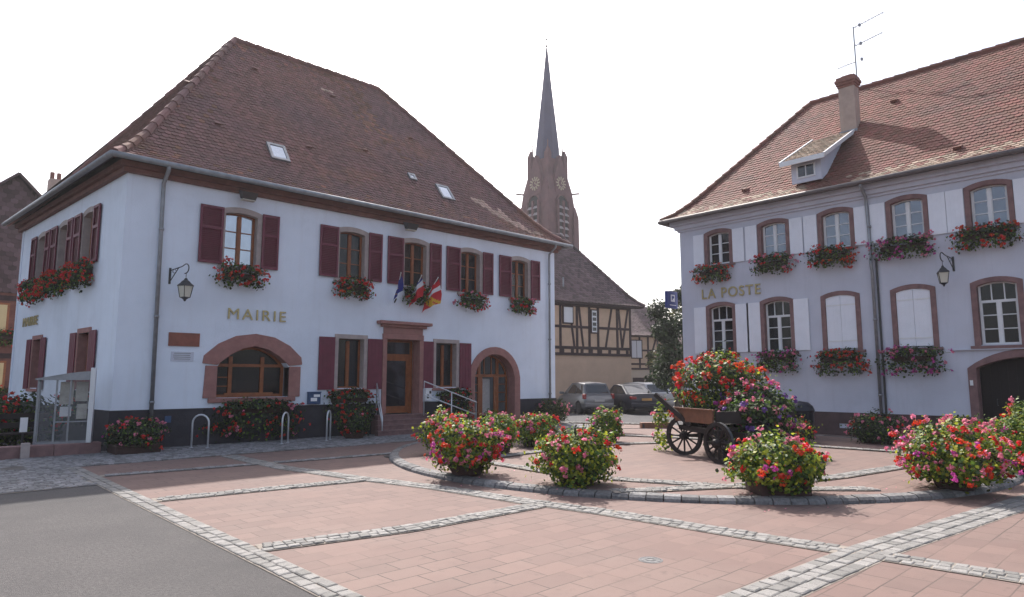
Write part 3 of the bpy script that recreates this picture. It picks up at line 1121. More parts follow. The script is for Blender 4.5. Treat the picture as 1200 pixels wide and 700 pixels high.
tile_face(mbs, eA, eB, rA, rB, 54, 0.172, True, pick_front)
tile_face(mbs, eC, eA, rA, rA, 50, 0.172, True)
tile_face(mbs, eB, eD, rB, rB, 30, 0.25, True)
mbs['lining'].add([eC, eD, rB, rA], [(0, 1, 2, 3)])
roof = build_multi(mbs, [('tiles', 'tiles'), ('tiles_pale', 'tiles_pale'), ('tiles_orange', 'tiles_orange')], 'roof', hall)
mbs['lining'].build('roof_lining', 'rooflining', roof)
rc = MB(Matrix.Translation(-off))
ridge_caps(rc, [rA, rB]); ridge_caps(rc, hip_line(eA, rA)); ridge_caps(rc, hip_line(eB, rB)); ridge_caps(rc, hip_line(eC, rA))
rc.build('ridge_tiles', 'tiles', roof)
# roof windows and vents lie in the front slope
sl = Vector((0, rA.y - eA.y, (rA.z - eA.z) * MP)).normalized()
nr = Vector((0, -sl.z, sl.y))
def on_slope(x, t):
    y = eA.y + (rA.y - eA.y) * t
    return Vector((x, y, eA.z + (rA.z - eA.z) * prof(t)))
def roof_window(x, t, w, h, par):
    o = on_slope(x, t) - off
    f, gl = MB(), MB()
    def P(a, bb, c): return o + Vector((1, 0, 0)) * a + sl * bb + nr * c
    for (a0, a1, b0, b1) in ((-w / 2, w / 2, -h / 2, -h / 2 + 0.09), (-w / 2, w / 2, h / 2 - 0.09, h / 2), (-w / 2, -w / 2 + 0.08, -h / 2 + 0.09, h / 2 - 0.09), (w / 2 - 0.08, w / 2, -h / 2 + 0.09, h / 2 - 0.09)):
        f.add([P(a0, b0, 0), P(a1, b0, 0), P(a1, b1, 0), P(a0, b1, 0), P(a0, b0, .08), P(a1, b0, .08), P(a1, b1, .08), P(a0, b1, .08)],
              [(3, 2, 1, 0), (4, 5, 6, 7), (0, 1, 5, 4), (1, 2, 6, 5), (2, 3, 7, 6), (3, 0, 4, 7)])
    o2 = f.build('roof_window', 'zinc', par)
    gl.add([P(-w / 2 + .06, -h / 2 + .07, .06), P(w / 2 - .06, -h / 2 + .07, .06), P(w / 2 - .06, h / 2 - .07, .06), P(-w / 2 + .06, h / 2 - .07, .06)], [(0, 1, 2, 3)])
    gl.build('pane', 'glass_sky', o2)
roof_window(8.1, 0.262, 0.58, 0.78, hall); roof_window(14.45, 0.262, 0.58, 0.78, hall); roof_window(13.19, 0.318, 0.3, 0.34, hall)
for (x, t) in ((6.45, 0.34), (9.3, 0.34), (8.4, 0.80), (11.3, 0.78), (11.6, 0.42), (14.2, 0.62), (5.9, 0.55)):
    p = on_slope(x, t)
    v = MB(Matrix.Translation(-off))
    v.add([p + Vector((-.1, 0, 0.02)) + nr * .02, p + Vector((.1, 0, .02)) + nr * .02, p + sl * .2 + Vector((.09, 0, 0)) + nr * .02, p + sl * .2 + Vector((-.09, 0, 0)) + nr * .02, p + nr * .1 + Vector((-.08, 0, 0)), p + nr * .1 + Vector((.08, 0, 0))],
          [(0, 1, 5, 4), (4, 5, 2, 3), (0, 4, 3), (1, 2, 5)])
    v.build('roof_vent', 'tiles', hall)

# upper windows of the front and of the side
def hall_upper(mtx, c, curtain=0.0, gm='glass'):
    wd = casement(hall, mtx, c, 4.72, 6.14, 0.43, 0.06, 0.17, 'wood', gm, rows=3, curtain=curtain)
    surround(wd, mtx, c, 4.70, 6.14, 0.435, 0.06, 0.13, 'palestone', 0.02, 0.17, head=0.15)
    s = MB(mtx); s.box(c - 0.6, c + 0.6, -0.07, 0.17, 4.62, 4.698); s.build('sill', 'palestone', wd)
    for sx in (-1, 1):
        shutter(wd, mtx, c + sx * 0.56, c + sx * 1.04, 4.73, 6.27, 'shutter')
for i, c in enumerate(UP_C):
    hall_upper(FW, c, (0, 0.25, 0, 0.8, 0.5)[i], 'glass_sky' if i == 0 else 'glass')
for c in SIDE_UP:
    hall_upper(SW, c)
def hall_lower(mtx, c, curtain=0.6):
    wd = casement(hall, mtx, c, 1.42, 2.9, 0.43, 0, 0.2, 'wood', rows=1, arch_head=False, curtain=curtain)
    surround(wd, mtx, c, 1.40, 2.9, 0.435, 0, 0.12, 'palestone' if mtx is FW else 'sandstone', 0.025, 0.2, head=0.13)
    s = MB(mtx); s.box(c - 0.6, c + 0.6, -0.07, 0.2, 1.31, 1.398); s.build('sill', 'sandstone', wd)
    for sx in (-1, 1):
        shutter(wd, mtx, c + sx * 0.56, c + sx * 1.07, 1.38, 2.93, 'shutter', panels=False)
for c in LOW_C: hall_lower(FW, c)
for c in SIDE_LOW: hall_lower(SW, c)

# big arched window with its heavy sandstone head
f = MB(FW)
out = arch(7.28, 1.2, 2.02, 0.97, 0.56, 14); inn = arch(7.28, 1.28, 2.0, 0.88, 0.5, 14)
f.ring_xz(out + [out[0]], inn + [inn[0]], 0.3, 0.37)
f.box(6.4, 8.16, 0.29, 0.375, 2.02, 2.1)
for x in (6.75, 7.62):
    f.box(x - 0.05, x + 0.05, 0.285, 0.372, 1.27, 2.3)
for z in (1.5, 1.74): f.box(6.44, 6.7, 0.31, 0.36, z - 0.014, z + 0.014)
f.box(6.62, 7.95, 0.286, 0.371, 1.24, 1.32)
aw = f.build('arched_window', 'wood', hall)
gl = MB(FW); gl.prism_xz(arch(7.28, 1.22, 2.0, 0.95, 0.54, 14), 0.335, 0.345); gl.build('pane', 'glass', aw)
st = MB(FW)
st.ring_xz([(5.92, 2.1), (5.95, 2.3), (6.3, 2.62), (6.75, 2.84), (7.28, 2.92), (7.81, 2.84), (8.26, 2.62), (8.61, 2.3), (8.64, 2.1)],
           [(6.3, 2.06), (6.36, 2.12), (6.62, 2.33), (6.93, 2.5), (7.28, 2.58), (7.63, 2.5), (7.94, 2.33), (8.2, 2.12), (8.26, 2.06)], -0.05, 0.3)
st.build('sandstone_arch', 'sandstone', aw, bevel=0.012)
for (xa, xb) in ((5.97, 6.30), (8.26, 8.6)):
    st = MB(FW)
    st.prism_xz([(xa, 1.2), (xb, 1.2), (xb, 2.04), (xa + (0.03 if xa < 7 else 0), 2.04)], -0.048, 0.3)
    st.build('sandstone_jamb', 'sandstone', aw, bevel=0.012)
st = MB(FW)
st.box(6.1, 8.46, -0.08, 0.3, 1.08, 1.198)
st.build('sill', 'sandstone', aw, bevel=0.012)
# things behind the glass
it = MB(FW); it.box(6.2, 8.4, 0.9, 1.3, 0.9, 1.35); it.build('display_table', 'wood_dark', aw)
it = MB(FW); it.lathe([(0.16, 0), (0.17, 0.06), (0.09, 0.12), (0.05, 0.3), (0.03, 0.42), (0.0, 0.5)], (7.15, 1.05, 1.35), 12); it.build('white_ornament', 'white', aw)

# front door in its sandstone portal
dr = MB(FW)
y = 0.36
dr.box(11.46, 11.56, y, y + .08, 0.57, 2.95); dr.box(12.6, 12.7, y, y + .08, 0.57, 2.95); dr.box(11.56, 12.6, y, y + .08, 2.4, 2.5); dr.box(11.56, 12.6, y + .001, y + .079, 2.88, 2.95)
dr.box(11.56, 11.7, y + .01, y + .07, 0.6, 2.4); dr.box(12.46, 12.6, y + .01, y + .07, 0.6, 2.4); dr.box(11.7, 12.46, y + .01, y + .07, 0.6, 0.82); dr.box(11.7, 12.46, y + .01, y + .07, 2.28, 2.4)
door = dr.build('front_door', 'wood', hall)
gl = MB(FW); gl.box(11.69, 12.47, y + .03, y + .045, 0.8, 2.3); gl.box(11.55, 12.61, y + .03, y + .045, 2.49, 2.89); gl.build('pane', 'glass_dark', door)
hd = MB(FW); hd.tube([(11.63, y - 0.05, 0.95), (11.63, y - 0.05, 2.25)], 0.018, 8); hd.tube([(11.63, y, 1.0), (11.63, y - .05, 1.0)], .012, 6); hd.tube([(11.63, y, 2.2), (11.63, y - .05, 2.2)], .012, 6); hd.build('handle', 'steel', door)
pt = MB(FW)
pt.box(11.30, 11.455, -0.06, 0.36, 0.57, 2.95); pt.box(12.705, 12.86, -0.06, 0.36, 0.57, 2.95)
pt.box(11.30, 12.86, -0.062, 0.36, 2.952, 3.12); pt.box(11.33, 12.83, -0.045, 0.2, 3.122, 3.33)
pt.box(11.22, 12.94, -0.12, 0.2, 3.332, 3.42); pt.box(11.08, 13.08, -0.24, 0.2, 3.422, 3.52)
pt.build('door_surround', 'sandstone', door, bevel=0.012)
stp = MB(FW)
for k in range(4):
    z1 = 0.56 - 0.14 * k
    stp.box(10.95 - 0.1 * k, 12.78 + 0.0 * k, -0.42 - 0.17 * k, -0.036 if k == 0 else -0.42 - 0.17 * (k - 1), 0.0, z1 - 0.0)
    stp.box(10.93 - 0.1 * k, 12.79, -0.445 - 0.17 * k, -0.037 if k == 0 else -0.41 - 0.17 * (k - 1), z1, z1 + 0.03)
stp.build('door_steps', 'sandstone_dark', hall)

# arched doorway at the right end
ad = MB(FW)
out = arch(16.05, 0.05, 1.75, 0.95, 0.82, 16); inn = arch(16.05, 0.12, 1.75, 0.88, 0.76, 16)
ad.ring_xz(out + [out[0]], inn + [inn[0]], 0.36, 0.43)
ad.box(15.16, 16.94, 0.355, 0.435, 1.76, 1.86)
for x in (15.62, 16.5): ad.box(x - .06, x + .06, 0.352, 0.432, 0.08, 2.45)
for x0, x1 in ((15.2, 15.56), (16.56, 16.9)):
    for z in (0.5, 0.85, 1.2, 1.5): ad.box(x0, x1, 0.37, 0.42, z - .015, z + .015)
ad.box(15.66, 15.78, 0.362, 0.42, 0.1, 1.76); ad.box(16.34, 16.46, 0.362, 0.42, 0.1, 1.76); ad.box(15.78, 16.34, .363, .421, 0.1, 0.3)
ad.box(15.85, 15.89, .37, .42, 1.86, 2.5); ad.box(16.2, 16.24, .37, .42, 1.86, 2.5)
adoor = ad.build('arched_door', 'wood', hall)
gl = MB(FW); gl.prism_xz(arch(16.05, 0.1, 1.75, 0.93, 0.8, 16), 0.395, 0.405); gl.build('pane', 'glass_clear', adoor)
cu = MB(FW); cu.box(15.18, 15.58, 0.55, 0.56, 0.1, 2.2); cu.box(15.8, 16.3, 0.551, 0.561, 0.35, 1.7); cu.build('curtain', 'curtain', adoor)
sr = MB(FW)
sr.ring_xz(arch(16.05, 0.0, 1.75, 1.24, 1.1, 16), arch(16.05, 0.0, 1.75, 0.96, 0.83, 16), -0.05, 0.36)
sr.build('door_surround', 'sandstone', adoor, bevel=0.012)
# gilded letters
letters('MAIRIE', 0.42, 'lettering', 'gold', hall, FW @ Matrix.Translation((6.50, -0.03, 3.29)), width=1.6, spacing=1.25)
letters('MAIRIE', 0.42, 'lettering', 'gold', hall, SW @ Matrix.Translation((-8.8, -0.03, 3.38)), width=1.75)
# plaques
p = MB(FW); p.box(5.08, 5.82, -0.03, 0.0, 2.52, 2.86); pq = p.build('name_plaque', 'plaque', hall)
p = MB(FW); p.box(5.16, 5.7, -0.015, 0.0, 2.14, 2.38); pq2 = p.build('notice_plate', 'plaster_grey', hall)
p = MB(FW)
for k in range(4):
    p.box(5.2 + R.uniform(0, .05), 5.64 - R.uniform(0, .05), -0.0175, -0.0152, 2.185 + k * 0.048, 2.203 + k * 0.048)
p.build('engraved_lines', 'zinc', pq2)
p = MB(FW); p.box(5.10, 5.24, -0.055, -0.036, 0.62, 0.78); p.build('blue_plate', 'bluebox', hall)

# ---- things fixed to the town hall
def wall_lantern(mtx, s, z, label, out=0.62, arm_dir=1, par_rot=0.0, lean=0.38, scale=1.0):
    """iron bracket and hanging lantern; s is the fixing point, the lantern hangs out from the wall and a little sideways"""
    o = mtx @ Vector((s, 0, z))
    t = thing('wall_lantern', tuple(o), label, 'wall lantern', rz=par_rot, group='bracket lanterns on the facades')
    t.scale = (.86, .86, .86)
    dx = lean
    tip = Vector((dx, -out, 0.06))
    a = MB()
    pts = [Vector((0, -0.02, 0.0))] + [Vector((dx * k, -0.02 - (out - .02) * k, 0.0 + 0.10 * k)) for k in (0.25, 0.5, 0.75)]
    ex = tip.normalized()
    for i in range(9):
        an = pi * 0.5 - i * 0.42
        pts.append(tip + Vector((dx * 0.16 * cos(an) / 0.6 * 0.6, -0.16 * cos(an) * out / 0.7, -0.06 + 0.14 * sin(an))))
    a.tube(pts, 0.016, 6)
    a.tube([(0, -0.02, -0.34), (dx * 0.3, -out * 0.3, -0.13), (dx * 0.55, -out * 0.55, 0.05)], 0.012, 6)
    cc = Vector((dx * .28, -out * .28, -0.03))
    a.tube([cc + Vector((dx * .1 * cos(k * .6), -out * .1 * cos(k * .6), .06 * sin(k * .6))) for k in range(10)], 0.008, 5)
    a.box(-0.03, 0.03, -0.02, 0.0, -0.4, 0.08)
    a.tube([tip + Vector((dx * .05, -.03, -0.18)), tip + Vector((dx * .05, -.03, -0.36))], 0.009, 6)
    a.build('bracket', 'iron', t)
    L = tip + Vector((dx * .05, -.03, -0.36))
    k = 1 / sqrt(2)
    h = MB()
    h.lathe([(0.02, 0.02), (0.045, 0.0), (0.05, -0.03), (0.12, -0.09), (0.13, -0.11), (0.215, -0.185), (0.225, -0.21), (0.19, -0.215)], tuple(L), 4, rot=pi / 4 + 0.35)
    h.lathe([(0.13, -0.53), (0.14, -0.545), (0.1, -0.56), (0.04, -0.6), (0.035, -0.63), (0.0, -0.66)], tuple(L), 4, rot=pi / 4 + 0.35)
    for i in range(4):
        an = pi / 4 + 0.35 + i * pi / 2
        h.tube([L + Vector((0.2 * cos(an), 0.2 * sin(an), -0.21)), L + Vector((0.135 * cos(an), 0.135 * sin(an), -0.54))], 0.011, 5)
    h.build('lantern_frame', 'iron', t)
    gmb = MB(); gmb.lathe([(0.19, -0.212), (0.128, -0.535)], tuple(L), 4, rot=pi / 4 + 0.35); gmb.build('lantern_glass', 'lampglass', t)
    return t
FWW = Matrix.Translation((0, HY, 0))                      # front frame in the world
SWW = Matrix.Translation((HX, HY, 0)) @ SW
wall_lantern(FWW, 5.02, 4.42, 'black iron bracket lantern on the town hall, between corner drainpipe and first shutter', out=0.7, lean=0.22)

for (x, lab) in ((6.73, 'floodlight under the town hall eaves above its first upper window'), (12.01, 'floodlight under the town hall eaves between second and third upper windows')):
    t = thing('floodlight', (x, HY, 6.68), lab, 'floodlight', group='floodlights under the eaves')
    t.scale = (1.45, 1.3, 1.3)
    q = MB(); q.box(-0.03, 0.03, -0.25, -0.12, 0.0, 0.04); q.bar((0, -0.22, 0.02), (0, -0.3, -0.04), 0.04, 0.04)
    q.build('bracket', 'iron', t)
    q = MB(); q.add([(-.15, -.22, .06), (.15, -.22, .06), (.15, -.44, .0), (-.15, -.44, .0), (-.12, -.26, -.12), (.12, -.26, -.12), (.12, -.38, -.15), (-.12, -.38, -.15)], [(0, 1, 2, 3), (7, 6, 5, 4), (0, 4, 5, 1), (1, 5, 6, 2), (2, 6, 7, 3), (3, 7, 4, 0)])
    q.build('housing', 'iron', t)
    q = MB(); q.box(-.12, .12, -.39, -.25, -.16, -.145); q.build('lens', 'lampglass', t)

# flags in their bracket below the third window
def flag(x, label, cols, tilt, w, drop, seed):
    rng = random.Random(seed)
    t = thing('flag', (x, HY - 0.02, 4.18), label, 'flag', group='flags above the front door')
    t.scale = (.86, .86, .86)
    tip = Vector((tilt, -0.75, 0.95))
    q = MB(); q.tube([(0, 0, 0), tip], 0.014, 6); q.lathe([(0.0, -.02), (.025, 0), (0, .04)], tuple(tip), 8); q.build('flagpole', 'white', t)
    q = MB(); q.tube([(0, 0.02, -.05), (0, -.1, .08)], 0.03, 8); q.build('holder', 'iron', t)
    # cloth hangs from the pole in folds
    nu, nv = 14, 16
    P = [[None] * (nv + 1) for _ in range(nu + 1)]
    for i in range(nu + 1):
        u = i / nu
        a = tip.lerp(Vector((0, 0, 0)), 0.03 + 0.62 * u)
        for j in range(nv + 1):
            v_ = j / nv
            side = w * (0.25 + 0.75 * min(1, v_ * 1.6)) * (1 - u) * 0.6
            P[i][j] = a + Vector((side * (0.5 - u) + 0.035 * sin(u * 11 + v_ * 2) - w * 0.15 * v_, -0.05 * cos(u * 13 + v_ * 1.5) * v_ + 0.2 * u * v_, -drop * v_ * (1 - 0.25 * u)))
    byc = {}
    for i in range(nu):
        for j in range(nv):
            m_ = cols((i + .5) / nu, (j + .5) / nv)
            byc.setdefault(m_, MB()).add([P[i][j], P[i + 1][j], P[i + 1][j + 1], P[i][j + 1]], [(0, 1, 2, 3)])
    build_multi(byc, [(k, k) for k in byc], 'cloth', t, True)
def eu(u, v): return 'flag_yellow' if ((u - .5) ** 2 + (v - .45) ** 2 < .06 and (u - .5) ** 2 + (v - .45) ** 2 > .045 and int(atan2(u - .5, v - .45) * 4) % 2) else 'flag_blue'
flag(11.72, 'plain blue flag on a slanted pole above the front door', eu, -0.25, 0.42, 0.62, 1)
flag(12.25, 'blue white and red striped flag hanging above the front door', lambda u, v: 'flag_blue' if v < .12 else ('flag_white' if v < .45 else 'flag_red'), 0.05, 0.4, 0.74, 2)
flag(12.78, 'red white and yellow flag hanging above the front door', lambda u, v: ('flag_red' if v < .26 else 'flag_white' if v < .46 else 'flag_yellow' if abs((u - .5) * .9 + (v - .75)) < .13 else ('flag_yellow' if abs((u - .5) * .9 + (v - .52)) < .05 else 'flag_red')), 0.2, 0.8, .95, 3)

# hoops for bicycles
def hoop(x, y, rz, label):
    t = tag_m = MB()
    pts = [(-.2, 0, 0), (-.2, 0, .62)] + [(-.2 * cos(a), 0, .62 + .2 * sin(a)) for a in [pi * k / 10 for k in range(1, 10)]] + [(.2, 0, .62), (.2, 0, 0)]
    m_ = Matrix.Translation((x, y, 0)) @ Matrix.Rotation(rz, 4, 'Z')
    q = MB(); q.tube(pts, 0.022, 10)
    for sx in (-.2, .2): q.lathe([(0.05, 0.02), (0.05, 0.028), (0.022, 0.03)], (sx, 0, 0), 12)
    o = q.build('bicycle_hoop', 'chrome_white', smooth=True)
    o.matrix_world = m_
    tag(o, label, 'bicycle stand', 'steel bicycle hoops before the town hall')
hoop(5.72, 17.25, -0.75, 'steel bicycle hoop set face-on, between corner planter and arched window')
hoop(7.75, 16.95, 0.75, 'slim steel bicycle hoop in front of the arched window flowers')
hoop(9.02, 17.0, 0.85, 'slim steel bicycle hoop below the blue post box')

# handrails
def handrail(name, pts_list, label, posts=()):
    q = MB()
    for pts in pts_list: q.tube(pts, 0.02, 8)
    base = pts_list[0][0]
    o = q.build(name, 'chrome_white', loc=(base[0], base[1], 0), smooth=True)
    tag(o, label, 'handrail')
handrail('stair_handrail', [[(10.80, 17.1, 0.0), (10.80, 17.1, 0.55), (11.05, 17.85, 1.55), (11.05, 17.85, 0.6)], [(10.8, 17.1, 0.4), (11.05, 17.85, 1.15)]], 'bent steel handrail on the left of the town hall door steps')
handrail('ramp_handrail', [[(12.4, 17.25, 0.56), (12.4, 17.25, 1.62), (14.55, 17.25, 0.92), (14.55, 17.25, 0.0)], [(12.4, 17.25, 1.2), (14.55, 17.25, 0.5)], [(13.5, 17.25, 1.26), (13.5, 17.25, 0.0)]], 'sloping steel handrail of the ramp right of the door steps')
rp = MB()
rp.add([(12.8, 17.2, 0), (14.7, 17.2, 0), (14.7, 17.95, 0), (12.8, 17.95, 0), (12.8, 17.2, .56), (14.7, 17.2, .02), (14.7, 17.95, .02), (12.8, 17.95, .56)], [(3, 2, 1, 0), (4, 5, 6, 7), (0, 1, 5, 4), (1, 2, 6, 5), (2, 3, 7, 6), (3, 0, 4, 7)])
struct(rp.build('door_ramp', 'sandstone_dark'))

# post box and letter box
def boxthing(name, x, z0, z1, w, label, cat, mtl, m2):
    t = thing(name, (x, HY - .0, z0), label, cat)
    q = MB(); q.box(-w / 2, w / 2, -0.14, 0, 0, z1 - z0); q.box(-w / 2 - .01, w / 2 + .01, -0.16, 0, z1 - z0, z1 - z0 + .03); q.build('case', mtl, t, bevel=0.008)
    q = MB(); q.box(-w / 2 + .05, w / 2 - .12, -.146, -.141, .08, (z1 - z0) * .55); q.box(-w / 2 + .14, w / 2 - .03, -.1465, -.1415, (z1 - z0) * .62, (z1 - z0) * .85); q.build('front_plate', m2, t)
boxthing('post_box', 9.02, 0.98, 1.3, 0.36, 'small blue and white post box on the town hall wall by a shuttered window', 'post box', 'bluebox', 'sign_white')
boxthing('letter_box', 13.03, 0.98, 1.36, 0.24, 'white letter box beside the town hall front door', 'letter box', 'sign_white', 'iron')

# flower boxes of the town hall
REDS = {'red': (34, -.75, .9, (0, -1, -.35)), 'orange': (10, -.5, .9, (0, -1, -.35))}
names = ('first', 'second', 'third', 'fourth', 'fifth')
for i, c in enumerate(UP_C):
    bl = dict(REDS)
    if i == 2: bl = {'red': (8, -.5, .9, (0, -1, -.3))}
    if i > 2: bl = {'red': (26, -.75, .9, (0, -1, -.3)), 'pink': (14, -.6, .8, (0, -1, -.3))}
    window_box(FWW, c, 4.58, 'red geranium box under the %s upper window from the left, town hall front' % names[i], bl, w=1.18 if i < 2 else 1.08, seed=i + 1, n=560, drop=0.22)
for i, c in enumerate(SIDE_UP):
    window_box(SWW, c, 4.62, 'red geranium box under the %s upper window from the corner, town hall side' % names[i], {'red': (70, -.7, .9, (0, -1, -.4))}, w=1.75, seed=i + 11, n=800, drop=0.3)
window_box(FWW, 7.4, 0.98, 'long dark red flower trough under the arched window of the town hall', {'red': (46, -.8, .8, (0, -1, -.3)), 'pink': (10, -.8, .6, (0, -1, -.3))}, w=2.25, seed=21, n=1700, drop=0.62, leafmix={'leaf_dark': 3, 'leaf': 1})
window_box(FWW, 10.15, 1.2, 'dark red flower box under the shuttered ground floor window left of the steps', {'red': (30, -.8, .8, (0, -1, -.3))}, w=1.5, seed=22, n=1000, drop=0.6, leafmix={'leaf_dark': 3, 'leaf': 1})
window_box(FWW, 14.1, 1.2, 'dark flower box under the ground floor window behind the ramp rail', {'red': (22, -.8, .8, (0, -1, -.3))}, w=1.35, seed=23, n=900, drop=0.6, leafmix={'leaf_dark': 3, 'leaf': 1})
window_box(SWW, -2.2, 1.22, 'red flower box under the lower side window nearest the town hall corner', {'red': (24, -.8, .8, (0, -1, -.3))}, w=1.4, seed=24, n=800, drop=0.4, leafmix={'leaf_dark': 3, 'leaf': 1})

# ================================================================== post office (right)
PX, PY = 21.2, 13.4
post = thing('post_office', (PX, PY, 0), 'lavender grey post office with white shutters and a red tiled roof', 'post office', rz=-pi / 2)
I4 = Matrix()
PWW = Matrix.Translation((PX, PY, 0)) @ Matrix.Rotation(-pi / 2, 4, 'Z')
PL = 14.4
PC = (1.56, 3.58, 5.58, 7.57, 9.54, 11.55, 13.5)
ct = []
for c in PC:
    q = MB(); q.prism_xz(arch(c, 5.74, 6.81, 0.445, 0.085, 8), -.2, .7); ct.append(q)
for c in PC[:5]:
    q = MB(); q.prism_xz(arch(c, 2.59, 4.17, 0.465, 0.1, 8), -.2, .7); ct.append(q)
q = MB(); q.prism_xz(arch(10.05, 0.02, 1.98, 1.15, 0.32, 12), -.2, .7); ct.append(q)
w = MB(); w.box(0, PL, 0, 0.5, 0, 7.5)
pw = w.build('wall', 'plaster_grey', post)
cut(pw, ct)
w = MB(); w.box(0.003, 0.4, 0.5, 10.4, 0, 7.499); w.box(PL - .4, PL - .003, .5, 10.4, 0, 7.499); w.box(0.003, PL - .003, 10.0, 10.4, 0, 7.498)
w.build('wall', 'plaster_grey', post)
p = MB(); p.box(-.03, PL, -.03, .2, 0, .69)
pp = p.build('plinth', 'plinth_red', post)
q = MB(); q.box(8.8, 11.3, -.3, .7, -.01, 2); q2 = MB(); q2.box(5.35, 5.95, -.3, .1, .22, .36); cut(pp, [q, q2])
q = MB(); q.box(5.34, 5.96, .02, .03, .2, .38); q.build('cellar_vent', 'dark', post)
p = MB(); p.box(-.028, .2, .2, 10.4, 0, .688); p.build('plinth', 'plinth_red', post)
c = MB(); c.box(-.06, PL, -.06, .1, 7.12, 7.2); c.box(-.14, PL, -.14, .1, 7.202, 7.34); c.box(-.26, PL, -.26, .1, 7.342, 7.5)
c.box(-.058, .1, .1, 10.4, 7.121, 7.201); c.box(-.138, .1, .1, 10.4, 7.203, 7.341); c.box(-.258, .1, .1, 10.4, 7.343, 7.501)
c.build('cornice', 'plaster_grey', post)
eA = Vector((-.5, -.45, 7.55)); eB = Vector((PL + .2, -.45, 7.55)); rA = Vector((2.95, 5.3, 12.8)); rB = Vector((PL + .2, 5.3, 12.8)); eC = Vector((-.5, 10.9, 7.55)); eD = Vector((PL + .2, 10.9, 7.55))
g = MB(); gutter_run(g, eA + Vector((-.05, -.05, -.03)), eB + Vector((0, -.05, -.03))); gutter_run(g, eA + Vector((-.05, -.05, -.03)), eC + Vector((-.05, 0, -.03)))
g.build('gutter', 'zinc_dark', post, smooth=True)
d = MB()
d.tube([(6.53, -.5, 7.5), (6.53, -.46, 7.38), (6.53, -.1, 7.15), (6.53, -.09, 6.9), (6.57, -.09, 5.3), (6.57, -.13, 5.2), (6.57, -.13, 5.0), (6.57, -.09, 4.9), (6.57, -.09, .1)], .045, 10)
for z in (1.2, 3.4, 6.2): d.tube([(6.57, -.09, z), (6.57, -.09, z + .06)], .06, 10)
d.build('drainpipe', 'zinc', post, smooth=True)
d = MB(); d.tube([(6.69, -.05, 5.25), (6.69, -.05, .1)], .03, 8); d.build('cable_pipe', 'iron', post)
def pick_post(u, t):
    if t < 0.115 and (u < 5.2 + R.uniform(-.3, .3) or u > 6.6 + R.uniform(-.4, .4)) : return 'tiles_tan' if R.random() < (0.92 - t * 4) else 'tiles'  # sun on the lowest courses put into paler tiles, along with lichen
    return 'tiles'
mbs = {k: MB() for k in ('tiles', 'tiles_tan', 'lining')}
tile_face(mbs, eA, eB, rA, rB, 44, 0.185, True, pick_post, thick=0.022)
tile_face(mbs, eC, eA, rA, rA, 44, 0.185, True)
mbs['lining'].add([eC, eD, rB, rA], [(0, 1, 2, 3)])
mbs['lining'].add([eB, eD, rB], [(0, 1, 2)])
roof = build_multi(mbs, [('tiles_red', 'tiles'), ('tiles_tan', 'tiles_tan')], 'roof', post)
mbs['lining'].build('roof_lining', 'rooflining', roof)
rc = MB(); ridge_caps(rc, [rA, rB], 0.12, 0.38); ridge_caps(rc, hip_line(eA, rA), .11); ridge_caps(rc, hip_line(eC, rA), .11)
rc.build('ridge_tiles', 'tiles_red', roof)
def post_slope(s, t): return Vector((s, eA.y + (rA.y - eA.y) * t, eA.z + (rA.z - eA.z) * prof(t)))
psl = Vector((0, rA.y - eA.y, (rA.z - eA.z) * MP)).normalized(); pn = Vector((0, -psl.z, psl.y))
for (s, t) in ((6.4, .73), (8.84, .16), (2.3, .2), (11, .5)):
    p = post_slope(s, t)
    v = MB()
    v.add([p + Vector((-.11, 0, 0)) + pn * .02, p + Vector((.11, 0, 0)) + pn * .02, p + psl * .22 + Vector((.1, 0, 0)) + pn * .02, p + psl * .22 + Vector((-.1, 0, 0)) + pn * .02, p + pn * .12 + Vector((-.09, 0, 0)), p + pn * .12 + Vector((.09, 0, 0))], [(0, 1, 5, 4), (4, 5, 2, 3), (0, 4, 3), (1, 2, 5)])
    v.build('roof_vent', 'tiles_red', post)
# dormer: white cheeks, little window, sloping tiled top
dm = MB()
y0 = 0.22
zb, zt = 8.1, 8.78
dm.prism_xz([(4.2, zb), (5.16, zb), (5.16, zt), (4.2, zt)], y0, y0 + .06)
for s in (4.2, 5.1):
    dm.add([(s, y0 + .06, zb), (s + .06, y0 + .06, zb), (s + .06, y0 + .06, zt), (s, y0 + .06, zt), (s, 2.6, 10.0), (s + .06, 2.6, 10.0), (s + .06, .9, 8.5), (s, .9, 8.5)], [(0, 3, 4, 7), (1, 6, 5, 2), (3, 2, 5, 4), (0, 1, 2, 3)])
dmo = dm.build('dormer', 'plaster_grey', post)
f = MB(); f.box(4.38, 4.98, y0 - .03, y0 + .001, 8.25, 8.7); f.build('window_frame', 'white', dmo)
f = MB()
for (a, bb) in ((4.43, 4.66), (4.70, 4.93)):
    f.box(a, bb, y0 - .04, y0 - .028, 8.3, 8.65)
f.build('pane', 'glass_dark', dmo)
f = MB()
A0 = Vector((3.95, y0 - .3, zt - .02)); B0 = Vector((5.4, y0 - .3, zt - .02)); A1 = Vector((3.95, 2.75, 10.28)); B1 = Vector((5.4, 2.75, 10.28))
f.bar(A0, B0, .05, .16); f.bar(A0 + Vector((0, 0, .03)), A1 + Vector((0, 0, .03)), .06, .13); f.bar(B0 + Vector((0, 0, .03)), B1 + Vector((0, 0, .03)), .06, .13)
f.build('fascia', 'white', dmo)
dmb = {k: MB() for k in ('tiles', 'lining')}
tile_face(dmb, A0 + Vector((.02, 0, .05)), B0 + Vector((-.02, 0, .05)), A1 + Vector((.02, 0, .05)), B1 + Vector((-.02, 0, .05)), 17, .185, False)
dmb['tiles'].build('dormer_tiles', 'tiles_tan', dmo); dmb['lining'].build('dormer_lining', 'rooflining', dmo)
